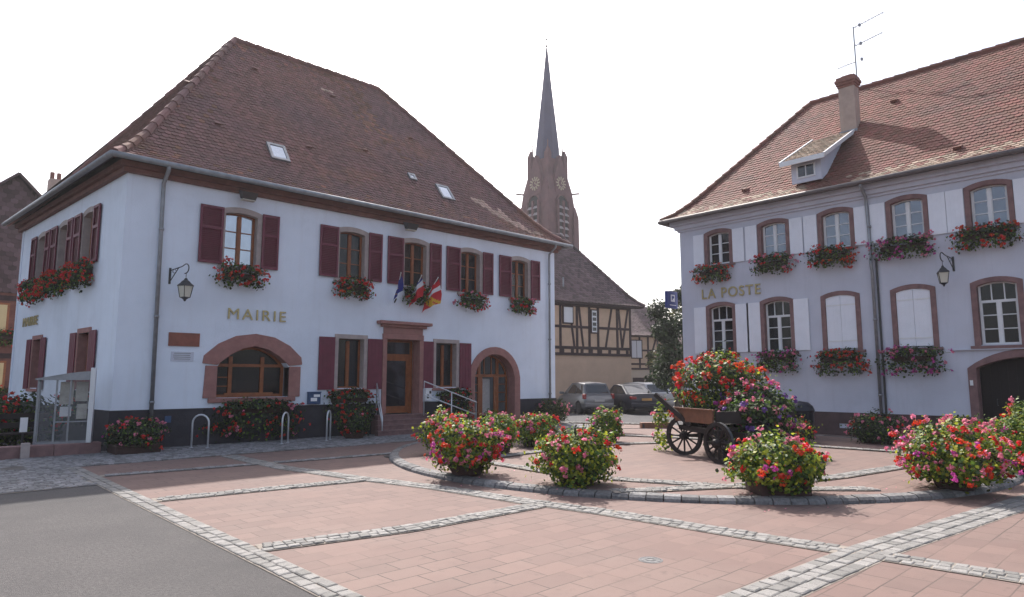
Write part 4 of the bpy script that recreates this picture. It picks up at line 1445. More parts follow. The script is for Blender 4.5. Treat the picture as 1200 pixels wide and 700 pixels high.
# chimney
ch = MB(); ch.box(4.95, 5.48, 2.70, 3.14, 9.6, 11.95); cho = ch.build('chimney', 'chimney_render', post)
ch = MB()
for k, (e, za, zb_) in enumerate(((.025, 11.951, 12.04), (.06, 12.041, 12.13), (.09, 12.131, 12.24), (.05, 12.241, 12.34), (-.08, 12.341, 12.42))):
    ch.box(4.95 - e, 5.48 + e, 2.70 - e, 3.14 + e, za, zb_)
ch.build('brick_crown', 'brick', cho, bevel=0.015)
ch = MB(); ch.box(4.92, 5.51, 2.66, 3.17, 9.6, 10.35); ch.build('lead_flashing', 'zinc', cho)
# aerial
t = thing('television_aerial', (PX + 5.3, PY - 4.75, 12.85), 'thin television aerial mast with three antennas behind the chimney', 'aerial')
q = MB(); q.tube([(0, 0, -.3), (0, .02, 2.55)], .026, 6); q.build('mast', 'zinc', t)
q = MB()
def yagi(o, dv, ln, n, el):
    o = Vector(o); dv = Vector(dv).normalized()
    q.tube([o, o + dv * ln], .016, 5)
    sd = dv.cross(Vector((0, 0, 1))).normalized()
    for k in range(n):
        p = o + dv * ln * (k + .5) / n
        q.tube([p - sd * el, p + sd * el], .009, 4)
yagi((0, 0, 2.5), (.1, -.9, .22), 1.1, 9, .12); yagi((0, 0, 1.75), (.1, -.9, .2), 1.0, 10, .1); yagi((0, 0, 1.1), (0, .9, -.05), .7, 6, .12)
for z in (2.5, 1.75, 1.1): q.box(-.05, .05, -.25, -.18, z - .02, z + .08)
q.build('antenna', 'zinc', t)

def rect_sur(par, c, z0, zs, hw, rise, wdt=0.125):
    return surround(par, I4, c, z0, zs, hw, rise, wdt, 'sandstone_dark', 0.03, 0.13, head=.13)
for i, c in enumerate(PC):
    wd = casement(post, I4, c, 5.75, 6.81, .415, .075, .13, 'white', ('glass', 'glass_half', 'glass_half', 'glass_half', 'glass_half', 'glass', 'glass')[i], rows=3, curtain=(.3, 0, 0, 0, 0, .5, .5)[i])
    rect_sur(wd, c, 5.72, 6.81, .42, .075)
    s = MB(); s.box(c - .62, c + .62, -.08, .13, 5.65, 5.718); s.build('sill', 'sandstone_dark', wd)
    for sx in (-1, 1):
        shutter(wd, I4, c + sx * .562, c + sx * .978, 5.72, 6.9, 'shutter_white', panels=False, off=.02)
for i, c in enumerate(PC[:5]):
    if i in (2, 3):
        wd = casement(post, I4, c, 2.6, 4.17, .435, .09, .2, 'white', 'glass_dark', rows=3)
        for sx in (-1, 1):
            xa, xb = (c - .43, c - .004) if sx < 0 else (c + .004, c + .43)
            sh = MB(); sh.prism_xz([(xa, 2.62), (xb, 2.62), (xb, 4.17 + (.085 if sx < 0 else .02)), ((xa + xb) / 2, 4.235), (xa, 4.17 + (.02 if sx < 0 else .085))], .0, .035)
            for k in range(1, 4):
                x = xa + (xb - xa) * k / 4
                sh.box(x - .005, x + .005, -.003, .01, 2.63, 4.1)
            o = sh.build('shutter', 'shutter_white', wd)
            for z in (2.85, 3.95):
                ir = MB(); ir.box(xa, xb, -.012, -.001, z - .02, z + .02)
                ir.build('shutter_strap', 'white', o)
    else:
        wd = casement(post, I4, c, 2.6, 4.17, .43, .09, .13, 'white', 'glass', rows=3, transom=3.75, cols_top=2, curtain=(.3, .15, 0, 0, .0)[i])
    rect_sur(wd, c, 2.57, 4.17, .44, .09, .135)
    s = MB(); s.box(c - .66, c + .66, -.09, .13, 2.49, 2.568); s.build('sill', 'sandstone_dark', wd)
    if i < 2:
        for sx in (-1, 1):
            shutter(wd, I4, c + sx * .57, c + sx * 1.04, 2.6, 4.25, 'shutter_white', panels=False, off=.02)
# carriage gate
gt = MB()
gt.prism_xz(arch(10.05, .02, 1.98, 1.1, .27, 12), .32, .38)
for k in range(12):
    x = 8.99 + k * .19
    gt.box(x, x + .012, .31, .33, .05, 2.15)
gt.box(10.04, 10.07, .305, .33, .03, 2.2)
gto = gt.build('carriage_gate', 'gate_wood', post)
s = MB(); s.ring_xz(arch(10.05, 0, 1.98, 1.3, .48, 12), arch(10.05, 0, 1.98, 1.1, .27, 12), -.04, .32); s.build('gate_surround', 'sandstone_dark', gto, bevel=.01)
s = MB(); s.box(8.5, 11.6, -.08, .02, 2.462, 2.49); s.build('string_course', 'plaster_grey', post)
s = MB(); s.box(8.79, 8.86, -.062, -.041, 1.52, 1.66); s.build('door_bell', 'white', gto)
s = MB(); s.tube([(9.3, .3, 1.0), (9.3, .24, 1.0), (9.3, .24, 1.16), (9.3, .3, 1.16)], .012, 6); s.build('handle', 'iron', gto)
letters('LA POSTE', .5, 'lettering', 'gold', post, Matrix.Translation((.86, -.03, 4.54)), width=2.2, bold=0.004)
wall_lantern(PWW, 8.62, 4.98, 'black iron bracket lantern beside the closed white shutters of the post office', out=.72, lean=-.12, par_rot=-pi / 2)

# blue sign on the end wall
t = thing('hanging_sign', (PX + .06, PY, 4.27), 'square blue sign with a white emblem at the corner of the post office', 'sign')
q = MB(); q.box(-.74, -.08, .16, .28, 0, .62); q.build('sign_box', 'sign_blue', t, bevel=.01)
q = MB(); q.bar((-.5, .22, .64), (.1, .22, .64), .03, .03); q.bar((0.02, .22, .1), (.1, .22, .1), .03, .03); q.box(-.1, .12, .2, .24, .3, .34); q.build('bracket', 'iron', t)
q = MB()
for yy in (.159, .281):
    q.box(-.53, -.27, yy - .004, yy + .004, .24, .5)
    q.box(-.6, -.2, yy - .004, yy + .004, .1, .125)
q.build('white_emblem', 'sign_white', t)
q = MB()
for yy in (.154, .286):
    q.prism_xz([(-.47, .3), (-.42, .3), (-.42, .36), (-.34, .36), (-.31, .4), (-.33, .45), (-.47, .45)], yy - .002, yy + .002)
q.build('blue_mark', 'sign_blue', t)

WARM = {'red': (36, -.75, .9, (0, -1, -.35)), 'orange': (16, -.6, .9, (0, -1, -.35))}
PINKS = {'pink': (26, -.75, .9, (0, -1, -.35)), 'magenta': (22, -.75, .9, (0, -1, -.35))}
MIXD = {'red': (16, -.75, .9, (0, -1, -.35)), 'pink': (22, -.75, .9, (0, -1, -.35))}
tx = ('red geranium box under the first upper post office window, above the gilded letters', 'dark pink flower box under the second upper post office window', 'red flower box under the third upper post office window, left of the drainpipe', 'long violet and pink flower box under the upper window right of the drainpipe', 'bright red flower box under the upper window above the carriage gate')
for i, (c, z, bl, lm) in enumerate(((1.36, 5.56, WARM, 0), (3.56, 5.62, MIXD, 1), (5.45, 5.6, WARM, 0), (7.45, 5.6, PINKS, 1), (9.42, 5.62, WARM, 0))):
    window_box(PWW, c, z, tx[i], bl, w=1.25 if i < 3 else 1.5, seed=31 + i, n=640, drop=.24, leafmix={'leaf_dark': 3, 'leaf': 2} if lm else None)
tx = ('red flower box under the open ground floor window, half hidden by the cart flowers', 'dark violet flower box under the second ground floor post office window', 'red flower box under the closed shutters left of the drainpipe', 'pink and violet flower box under the closed shutters right of the drainpipe')
for i, (c, z, bl) in enumerate(((1.45, 2.5, WARM), (3.6, 2.46, PINKS), (5.5, 2.4, WARM), (7.5, 2.4, PINKS))):
    window_box(PWW, c, z, tx[i], bl, w=1.25 if i < 2 else 1.4, seed=41 + i, n=700, drop=.36)
# ================================================================== church
ch = thing('church', (59.4, 56.6, 0), 'distant red sandstone church tower with clocks and a needle spire', 'church')
def sq(mb, h0, z0, h1, z1):
    mb.add([(-h0, -h0, z0), (h0, -h0, z0), (h0, h0, z0), (-h0, h0, z0), (-h1, -h1, z1), (h1, -h1, z1), (h1, h1, z1), (-h1, h1, z1)],
           [(3, 2, 1, 0), (4, 5, 6, 7), (0, 1, 5, 4), (1, 2, 6, 5), (2, 3, 7, 6), (3, 0, 4, 7)])
q = MB()
sq(q, 2.5, 0, 2.45, 22.6); sq(q, 2.45, 22.601, 2.2, 25); sq(q, 2.2, 25.001, 1.62, 28.0); sq(q, 1.62, 28.001, 1.58, 29.2)
for sx in (-1, 1):
    for sy in (-1, 1):
        o = MB(Matrix.Translation((sx * 2.3, sy * 2.3, 0)))
        for (a, z0, bb, z1) in ((.62, 0, .58, 17), (.5, 17.001, .46, 21.8), (.46, 21.801, .16, 23.2)):
            sq(o, a, z0, bb, z1)
        o2 = MB(Matrix.Translation((sx * 1.5, sy * 1.5, 0)))
        sq(o2, .32, 24.8, .32, 29.8); sq(o2, .32, 29.801, .08, 30.6)
        for m_ in (o, o2):
            q.add(m_.v, m_.f)
        # gargoyle
        g = Vector((sx * 1.9, sy * 1.9, 24.9))
        q.bar(g, g + Vector((sx * .95, sy * .95, .12)), .16, .18)
# nave roof and body hidden behind the houses
q.box(-3, 22, 2.4, 14, 0, 9)
tw = q.build('tower', 'church', ch)
q = MB()
q.add([(-3, 2, 9), (22, 2, 9), (22, 14.4, 9), (-3, 14.4, 9), (-3, 8.2, 15.5), (22, 8.2, 15.5)], [(0, 1, 5, 4), (3, 2, 5, 4), (0, 4, 3), (1, 5, 2)])
q.build('nave_roof', 'tiles_dark', ch)
# gables over the clock faces
for rz in (0, -pi / 2):
    F = Matrix.Rotation(rz, 4, 'Z') if rz == 0 else Matrix.Rotation(-pi / 2, 4, 'Z')
    q = MB(F)
    q.prism_xz([(-1.0, 24.6), (1.0, 24.6), (1.0, 26.9), (0.55, 28.2), (0, 29.6), (-.55, 28.2), (-1.0, 26.9)], -2.28, -1.4)
    for s in (-1, 0, 1):      # mullions and arch of the belfry lights
        q.box(s * .98 - .13, s * .98 + .13, -2.8, -2.40, 14.5, 23.6)
    q.ring_xz([(c_[0], c_[1]) for c_ in arch(0, 23.5, 23.6, 1.1, .9, 10)], [(c_[0], c_[1]) for c_ in arch(0, 23.5, 23.6, .86, .7, 10)], -2.6, -2.35)
    q.build('belfry_gable', 'church', ch)
    q = MB(F)
    for s in (-.49, .49):
        for k in range(10):
            z = 14.9 + k * .86
            q.add([(s - .38, -2.82, z), (s + .38, -2.82, z), (s + .38, -2.54, z + .34), (s - .38, -2.54, z + .34), (s - .38, -2.82, z - .1), (s + .38, -2.82, z - .1)], [(0, 1, 2, 3), (4, 5, 1, 0), (4, 0, 3), (5, 2, 1)])
    q.build('louvre', 'louvre', ch)
    q = MB(F); q.box(-.86, .86, -2.56, -2.5, 14.5, 23.7); q.prism_xz(arch(0, 23.6, 23.7, .84, .66, 10), -2.44, -2.4); q.build('belfry_opening', 'dark', ch)
    q = MB(F)
    for k in range(12):
        a = TAU * k / 12
        q.bar((.56 * cos(a), -2.32, 25.9 + .56 * sin(a)), (.86 * cos(a), -2.32, 25.9 + .86 * sin(a)), .15, .08, (0, 1, 0))
    q.ring_xz([(.5 * cos(TAU * k / 24), 25.9 + .5 * sin(TAU * k / 24)) for k in range(24)], [(.43 * cos(TAU * k / 24), 25.9 + .43 * sin(TAU * k / 24)) for k in range(24)], -2.34, -2.29, True)
    q.bar((0, -2.36, 25.9), (.42, -2.36, 25.72), .09, .04, (0, 1, 0)); q.bar((0, -2.37, 25.9), (.3, -2.37, 26.5), .08, .04, (0, 1, 0))
    q.build('clock_face', 'clock_gold', ch)
q = MB(); q.lathe([(1.68, 28.6), (1.6, 30.6), (1.18, 34.4), (.64, 39.2), (.1, 44.6), (.0, 44.8)], n=8, rot=pi / 8); q.build('spire', 'slate', ch)
q = MB(); q.tube([(0, 0, 44.3), (0, 0, 46.4)], .06, 5); q.lathe([(0, 44.7), (.2, 44.9), (0, 45.1)], n=8); q.bar((-.4, .4, 45.8), (.4, -.4, 45.8), .08, .09); q.build('finial', 'iron', ch)
for (sx, sy) in ((-1, 1), (1, -1), (-1, -1)):
    q = MB(); q.tube([(sx * 1.35, sy * 1.35, 29.8), (sx * 1.35, sy * 1.35, 31.6)], [.12, .03], 6); q.lathe([(0, 31.2), (.1, 31.35), (0, 31.5)], (sx * 1.35, sy * 1.35, 0), 6); q.build('pinnacle', 'church', ch)

# ================================================================== half-timbered house behind the cars
HD = math.radians(-11.5)                      # the wall runs along this direction, right end at the origin
hh = thing('timbered_house', (33.45, 24.85, 0), 'half-timbered house with ochre panels and dark roof behind the parked cars', 'house', rz=HD)
# local: x negative to the left, y into the house
Lh = 9.5
q = MB(); q.box(-Lh, 0, 0, 8, 0, 6.2); q.build('wall', 'render_tan', hh)
q = MB(); q.box(-Lh, -.0, -.035, -.002, 3.15, 6.1); q.build('panel_infill', 'infill', hh)
tb = MB()
yb0, yb1 = -.075, -.036
def hb(x0, x1, z, h=.17): tb.box(x0, x1, yb0, yb1, z - h / 2, z + h / 2)
def vb(x, z0, z1, w=.16): tb.box(x - w / 2, x + w / 2, yb0 + .006, yb1, z0, z1)
def db(x0, z0, x1, z1): tb.bar((x0, (yb0 + yb1) / 2 + .005, z0), (x1, (yb0 + yb1) / 2 + .005, z1), .035, .14, (0, 0, 1)) if False else tb.bar((x0, (yb0 + yb1) / 2 + .004, z0), (x1, (yb0 + yb1) / 2 + .004, z1), .14, .03, (0, 1, 0))
hb(-Lh, 0, 6.02, .2); hb(-Lh, 0, 4.72, .15); hb(-Lh, 0, 3.5, .17); hb(-Lh, 0, 3.13, .16)
for x in (-.08, -1.12, -2.62, -3.28, -4.2, -5.4, -6.6, -7.8, -9.0): vb(x, 3.2, 6.0)
for k in range(13): vb(-.35 - k * .7, 3.14, 3.5, .2)
db(-.75, 3.55, -.25, 5.95); db(-.75, 3.55, -1.0, 5.95); db(-2.05, 3.55, -1.55, 5.95); db(-3.75, 3.55, -4.05, 5.95); db(-4.75, 5.95, -4.4, 3.55); db(-6, 3.6, -6.5, 5.9)
tb.build('timber_frame', 'wood_dark', hh)
for (xc, z0, z1, w_) in ((-2.95, 4.45, 5.75, .36), (-4.88, 4.95, 5.85, .62)):
    q = MB(); q.box(xc - w_ / 2 - .07, xc + w_ / 2 + .07, -.12, -.04, z0 - .08, z1 + .06); o = q.build('window', 'wood_dark', hh)
    q = MB(); q.box(xc - w_ / 2, xc + w_ / 2, -.135, -.121, z0, z1); o2 = q.build('pane', 'white', o)
    if w_ < .5:
        q = MB()
        for k in range(4): q.box(xc - .13, xc + .13, -.142, -.136, z0 + .08 + k * .3, z0 + .28 + k * .3)
        q.build('pane', 'glass_dark', o)
fa = Vector((-Lh - .4, -.5, 6.15)); fb = Vector((.75, -.5, 6.15)); rl = Vector((-Lh - .4, 4.2, 11.2)); rr = Vector((-2.3, 4.2, 11.2)); fc = Vector((.75, 8.6, 6.15))
mbs = {k: MB() for k in ('tiles', 'lining')}
tile_face(mbs, fa, fb, rl, rr, 34, .24, True); tile_face(mbs, fb, fc, rr, rr, 34, .24, True)
mbs['lining'].add([fc, rr, rl, Vector((-Lh - .4, 8.6, 6.15))], [(0, 1, 2, 3)]); mbs['lining'].add([fa, rl, Vector((-Lh - .4, 8.6, 6.15))], [(0, 1, 2)])
roof = mbs['tiles'].build('roof', 'tiles_dark', hh); mbs['lining'].build('roof_lining', 'rooflining', roof)
q = MB(); ridge_caps(q, [rl, rr], .13); ridge_caps(q, hip_line(fb, rr), .13); q.build('ridge_tiles', 'tiles_dark', roof)
q = MB(); q.box(fa.x, fb.x, -.46, -.05, 6.04, 6.14); q.build('eaves_board', 'wood_dark', hh)
q = MB(); q.tube([(-5.35, -.3, 7.0), (-5.35, -.3, 7.55)], .05, 6); q.build('vent_pipe', 'zinc', hh)

# second, smaller house further back
h2 = thing('small_timbered_house', (41.6, 29.9, 0), 'smaller timbered house with a pale ground floor and green shuttered window', 'house', rz=math.radians(-28))
h2.scale = (1, 1, .89)
q = MB(); q.box(-4, 2.6, 0, 7, 0, 5.6); q.build('wall', 'render_pale', h2)
q = MB(); q.box(-4, 2.6, -.03, -.002, 2.75, 5.6); q.build('panel_infill', 'infill', h2)
tb = MB()
for z in (5.5, 3.15, 2.75, 4.3): hb(-4, 2.6, z, .15)
for x in (-3.0, -2.0, -1.2, -.2, .5, 1.3, 2.5): vb(x, 2.75, 5.5, .14)
db(-1.9, 3.2, -1.3, 5.4); db(.55, 3.2, 1.2, 5.4)
tb.build('timber_frame', 'wood_dark', h2)
q = MB(); q.box(-.95, -.4 + .4, -.12, -.04, 3.6, 5.2); o = q.build('window', 'wood_dark', h2)
q = MB(); q.box(-.88, -.5, -.135, -.121, 3.68, 5.12); q.box(-.46, -.08, -.135, -.121, 3.68, 5.12); q.build('shutter', 'flag_white', o)
q = MB(); q.box(-.8, .1, -.06, .0, 0, 2.0); o = q.build('door', 'wood_dark', h2); q = MB(); q.box(-.6, -.1, -.075, -.061, 1.0, 1.7); q.build('pane', 'glass_dark', o)
q = MB(); q.box(1.6, 2.6, -.05, .0, .0, 1.5); q.build('cellar_door', 'dark', h2)
fa = Vector((-4.3, -.5, 5.55)); fb = Vector((3.0, -.5, 5.55)); rl = Vector((-4.3, 3.5, 8.5)); rr = Vector((3.0, 3.5, 8.5))
mbs = {k: MB() for k in ('tiles', 'lining')}
tile_face(mbs, fa, fb, rl, rr, 24, .25, True)
mbs['lining'].add([Vector((3.0, 7.5, 5.5)), rr, rl, Vector((-4.3, 7.5, 5.5))], [(0, 1, 2, 3)]); mbs['lining'].add([fb, Vector((3.0, 7.5, 5.5)), rr], [(0, 1, 2)])
roof = mbs['tiles'].build('roof', 'tiles_dark', h2); mbs['lining'].build('roof_lining', 'rooflining', roof)

# roof of one more house far behind
h3 = thing('far_house', (55, 36, 0), 'far brown roofed house showing only its roof between timbered house and tree', 'house', rz=math.radians(-40))
h3.scale = (1, 1, .82)
q = MB(); q.box(-5, 5, 0, 7, 0, 5.3); q.build('wall', 'render_pale', h3)
q = MB(); q.add([(-5.3, -.4, 5.2), (5.3, -.4, 5.2), (5.3, 7.4, 5.2), (-5.3, 7.4, 5.2), (-5.3, 3.5, 7.9), (5.3, 3.5, 7.9)], [(0, 1, 5, 4), (3, 2, 5, 4), (0, 4, 3), (1, 5, 2)]); q.build('roof', 'tiles_dark', h3)

# ================================================================== house at the left edge
lh = thing('slate_gabled_house', (3.25, 33, 0), 'dark house at the left edge with a tile hung gable and yellow timbered wall', 'house')
q = MB(); q.box(-5, 4, 0, 9, 0, 5.6); q.add([(-5, 0, 5.6), (4, 0, 5.6), (0, 0, 9.6), (-5, 9, 5.6), (4, 9, 5.6), (0, 9, 9.6)], [(0, 1, 2), (4, 3, 5)]); q.build('wall', 'cornice', lh)
mbs = {k: MB() for k in ('tiles', 'lining')}
# tile hanging on the gable, then the two roof slopes
tile_face(mbs, Vector((-4.6, -.13, 5.1)), Vector((4.2, -.13, 5.1)), Vector((-.04, -.09, 9.85)), Vector((.04, -.09, 9.85)), 26, .26, False)
tile_face(mbs, Vector((4.6, -.35, 5.2)), Vector((4.6, 9.2, 5.2)), Vector((0, -.35, 9.95)), Vector((0, 9.2, 9.95)), 28, .26, False)
tile_face(mbs, Vector((-4.9, 9.2, 5.2)), Vector((-4.9, -.35, 5.2)), Vector((0, 9.2, 9.95)), Vector((0, -.35, 9.95)), 28, .26, False)
roof = mbs['tiles'].build('roof', 'tiles_dark', lh); mbs['lining'].build('roof_lining', 'rooflining', roof)
q = MB(); q.bar((0, -.36, 9.98), (4.62, -.36, 5.2), .1, .08); q.bar((0, -.36, 9.98), (-4.92, -.36, 5.2), .1, .08); q.build('verge_board', 'tiles_dark', roof)
q = MB(); q.box(1.42, 1.92, 2.6, 3.2, 7.6, 10.75); o = q.build('chimney', 'chimney_render', lh)
for xx in (1.54, 1.80):
    q = MB(); q.tube([(xx, 2.9, 10.75), (xx, 2.9, 11.1)], .09, 8); q.build('chimney_pot', 'brick', o)
tb = MB()
for z in (4.9, 2.6, 3.5): tb.box(-5, 4, -.06, -.003, z - .1, z + .1)
for x in (-1.7, -.9, .55, 1.6, 2.8): tb.box(x - .09, x + .09, -.065, -.003, 0.2, 4.9)
tb.box(-5, 4, -.066, -.003, 0, .5)
tb.build('timber_frame', 'wood_dark', lh)
for (x, z0, z1) in ((-.3, 3.5, 4.7), (-.25, 1.2, 2.4), (.9, 1.2, 2.4), (.95, 3.6, 4.7)):
    q = MB(); q.box(x - .42, x + .42, -.11, -.061, z0, z1); o = q.build('window', 'wood', lh)
    q = MB(); q.box(x - .34, x - .04, -.12, -.111, z0 + .08, z1 - .08); q.box(x + .04, x + .34, -.12, -.111, z0 + .08, z1 - .08); q.build('pane', 'infill_yel', o)
LHM = Matrix.Translation((3.25, 32.9, 0))
window_box(LHM, -.2, 3.45, 'red geranium box under the upper window of the dark house at the left edge', {'red': (40, -.7, .9, (0, -1, -.35))}, w=2.0, seed=61, n=500, drop=.3)
window_box(LHM, -.1, 1.2, 'red geranium box under the lower window of the dark house at the left edge', {'red': (40, -.7, .9, (0, -1, -.35))}, w=2.2, seed=62, n=500, drop=.4)

# ================================================================== far hill
hb_ = MB()
n = 40
cx, cy = 345.0, 150.0
for ring in range(1):
    pts = []
    for i in range(n + 1):
        for j in range(13):
            u, v_ = i / n - .5, j / 12 - .5
            x = u * 190; y = v_ * 100
            h = 62 * math.exp(-(u * 3.0) ** 2) * math.exp(-(v_ * 3.2) ** 2) * (1 + .12 * noise.noise(Vector((x * .03, y * .03, 0)))) + 3 * noise.noise(Vector((x * .12, y * .12, 5))) - 3
            pts.append((x, y, h))
    fs = [(i * 13 + j, (i + 1) * 13 + j, (i + 1) * 13 + j + 1, i * 13 + j + 1) for i in range(n) for j in range(12)]
    hb_.add(pts, fs)
o = struct(hb_.build('hill', 'hill', smooth=True))
o.location = (cx, cy, 0); o.rotation_euler = (0, 0, math.radians(-66))

# ================================================================== trees
def tree(x, y, h, r, label, seed, lm, crown_lo=.25, n=5200, size=.17, name='tree', sy=1.0):
    rng = random.Random(seed)
    t = thing(name, (x, y, 0), label, 'tree')
    q = MB()
    q.tube([(0, 0, 0), (.05, .02, h * .2), (-.04, .06, h * .45), (.05, 0, h * .8)], [.2, .16, .12, .03], 9)
    cl = []
    for k in range(16):
        a = rng.uniform(0, TAU); zz = h * rng.uniform(crown_lo, .93)
        env = r * (1 - ((zz / h - .48) / .56) ** 2) ** .5 if abs((zz / h - .48) / .56) < 1 else r * .2
        rad = env * rng.uniform(.35, .85)
        p = Vector((rad * cos(a), rad * sin(a) * sy, zz))
        q.tube([(0, 0, max(h * .12, zz - rad * .7)), p * Vector((.5, .5, 1)) if False else Vector((p.x * .5, p.y * .5, zz - rad * .25)), p], [.06, .04, .015], 5)
        cl.append((p, rng.uniform(.3, .62) * r * .85))
    q.build('trunk', 'bark', t)
    keys, wts = list(lm), list(lm.values())
    mbs = {k: MB() for k in keys}
    for (p, cr) in cl:
        key = rng.choices(keys, wts)[0]
        for i in range(n // len(cl)):
            d = Vector((rng.gauss(0, 1), rng.gauss(0, 1), rng.gauss(0, 1))).normalized()
            rad = cr * rng.random() ** .5 * lump(d, seed + p.x) * (1.25 if rng.random() < .08 else 1)
            add_leaf(mbs[key], p + d * rad, d + Vector((rng.gauss(0, .7), rng.gauss(0, .7), .3 + rng.gauss(0, .7))), size * rng.uniform(.6, 1.3), rng, .7)
    for k, m_ in mbs.items():
        if m_.f: m_.build('crown', k, t)
    return t
tree(28.2, 18.2, 6.3, 1.5, 'dark leafy tree at the corner of the post office under the blue sign', 71, {'leaf_tree': 2, 'leaf_dark': 4}, n=9000, size=.15)
tree(32.9, 22.4, 4.6, .8, 'pale olive tree growing left of the dark tree behind the pale car', 72, {'leaf_olive': 4, 'leaf_tree': 2}, crown_lo=.2, n=2600)
tree(29.6, 18.6, 7.2, .9, 'thin open branched treetop rising above the dark tree', 73, {'leaf_olive': 2, 'leaf_tree': 1}, crown_lo=.55, n=650, size=.14)

# ================================================================== parked cars
def loft(mb, secs):
    n = len(secs[0])
    vs = [p for s in secs for p in s]
    fs = []
    for i in range(len(secs) - 1):
        for k in range(n):
            k2 = (k + 1) % n
            fs.append((i * n + k, (i + 1) * n + k, (i + 1) * n + k2, i * n + k2))
    fs += [tuple(range(n)), tuple((len(secs) - 1) * n + k for k in range(n - 1, -1, -1))]
    mb.add(vs, fs)


def car(x, y, heading, label, paint, kind, plate, name='parked_car'):
    t = thing(name, (x, y, 0), label, 'car', rz=heading, group='cars parked by the timbered house')
    # local +x is forward, origin under the middle of the rear bumper
    if kind == 'hatch':
        L, W, H, belt = 3.75, 1.69, 1.52, .93
        low = [(0.0, .36, .80, .72), (.06, .27, .92, .80), (.35, .24, .96, .84), (.9, .22, .95, .845), (2.0, .22, .94, .845), (2.7, .22, .92, .845), (3.1, .24, .86, .83), (3.5, .26, .76, .77), (3.72, .33, .64, .62)]
        gh_b = [(0.10, .93), (2.95, .90)]; gh_t = [(.42, 1.49), (1.9, 1.52)]
        wheels = (.62, 3.05)
    elif kind == 'sedan':
        L, W, H, belt = 4.55, 1.76, 1.42, .93
        low = [(0.0, .40, .86, .74), (.07, .28, .97, .82), (.5, .24, 1.0, .87), (1.1, .22, .97, .88), (2.3, .22, .93, .88), (3.2, .22, .90, .88), (3.8, .24, .82, .86), (4.3, .27, .72, .79), (4.53, .36, .6, .62)]
        gh_b = [(.62, .98), (3.35, .89)]; gh_t = [(1.45, 1.39), (2.45, 1.42)]
        wheels = (.98, 3.62)
    else:
        L, W, H, belt = 4.2, 1.74, 1.48, .95
        low = [(0.0, .38, .84, .74), (.06, .27, .95, .82), (.45, .24, .98, .86), (1.0, .22, .97, .87), (2.2, .22, .94, .87), (3.0, .22, .91, .87), (3.5, .24, .85, .85), (3.95, .27, .75, .78), (4.17, .35, .62, .62)]
        gh_b = [(.12, .95), (3.15, .90)]; gh_t = [(.6, 1.46), (2.1, 1.48)]
        wheels = (.82, 3.38)
    b = MB()
    secs = []
    for (xx, zb, zt, hw) in low:
        zm = zb + (zt - zb) * .45
        secs.append([(xx, -hw * .90, zb), (xx, -hw * .985, zb + .1), (xx, -hw, zm), (xx, -hw * .97, zt - .12), (xx, -hw * .90, zt - .03), (xx, -hw * .6, zt), (xx, 0, zt + .012),
                     (xx, hw * .6, zt), (xx, hw * .90, zt - .03), (xx, hw * .97, zt - .12), (xx, hw, zm), (xx, hw * .985, zb + .1), (xx, hw * .90, zb)])
    loft(b, secs)
    body = b.build('body', paint, t, smooth=False)
    cts = []
    for wx in wheels:
        for s in (-1, 1):
            c_ = MB(); c_.lathe([(.345, -.16), (.345, .16)], n=20)
            c_.v = [(wx + p[0], s * .86 + p[2], .31 + p[1]) for p in c_.v]
            cts.append(c_)
    cut(body, cts)
    for p in body.data.polygons: p.use_smooth = True
    bv = body.modifiers.new('es', 'EDGE_SPLIT'); bv.split_angle = math.radians(38)
    # cabin
    hb2, ht2 = W * .455, W * .355
    xb0, zb0 = gh_b[0]; xb1, zb1 = gh_b[1]; xt0, zt0 = gh_t[0]; xt1, zt1 = gh_t[1]
    mid = (xt0 + xt1) / 2
    B = [(xb0, -hb2 * .94, zb0 - .06), (xb1, -hb2 * .94, zb1 - .06), (xb1, hb2 * .94, zb1 - .06), (xb0, hb2 * .94, zb0 - .06)]
    B = [Vector(p) for p in B]
    Tt = [Vector(p) for p in [(xt0, -ht2, zt0 - .03), (xt1, -ht2, zt1 - .03), (xt1, ht2, zt1 - .03), (xt0, ht2, zt0 - .03)]]
    cb = MB()
    cr = [Vector(((xt0 + .04), 0, zt0 + .02)), Vector((mid, 0, zt1 + .035)), Vector((xt1 - .05, 0, zt1 + .01))]
    me = Vector((mid, -ht2 * 1.03, zt1 - .005)), Vector((mid, ht2 * 1.03, zt1 - .005))
    vs = B + Tt + cr + list(me)
    cb.add(vs, [(0, 1, 5, 11, 4), (2, 3, 7, 12, 6), (3, 0, 4, 8, 7), (1, 2, 6, 10, 5), (4, 11, 9, 8), (11, 5, 10, 9), (8, 9, 12, 7), (9, 10, 6, 12)])
    cab = cb.build('cabin', paint, t, bevel=.035)
    def patch(name, A, Bq, Cq, Dq, u0, u1, v0, v1, m_, offv, par=cab):
        def bi(u, v_): return A.lerp(Bq, u).lerp(Dq.lerp(Cq, u), v_)
        P = [bi(u0, v0), bi(u1, v0), bi(u1, v1), bi(u0, v1)]
        nn = (P[1] - P[0]).cross(P[3] - P[0]).normalized() * offv
        g_ = MB(); g_.add([p + nn for p in P] + [p - nn * 2 for p in P], [(0, 1, 2, 3), (0, 4, 5, 1), (1, 5, 6, 2), (2, 6, 7, 3), (3, 7, 4, 0)])
        return g_.build(name, m_, par)
    patch('rear_window', B[3], B[0], Tt[0], Tt[3], .09, .91, .24 if kind != 'sedan' else .14, .90, 'car_glass', .012)
    patch('windscreen', B[1], B[2], Tt[2], Tt[1], .07, .93, .12, .92, 'car_glass', .012)
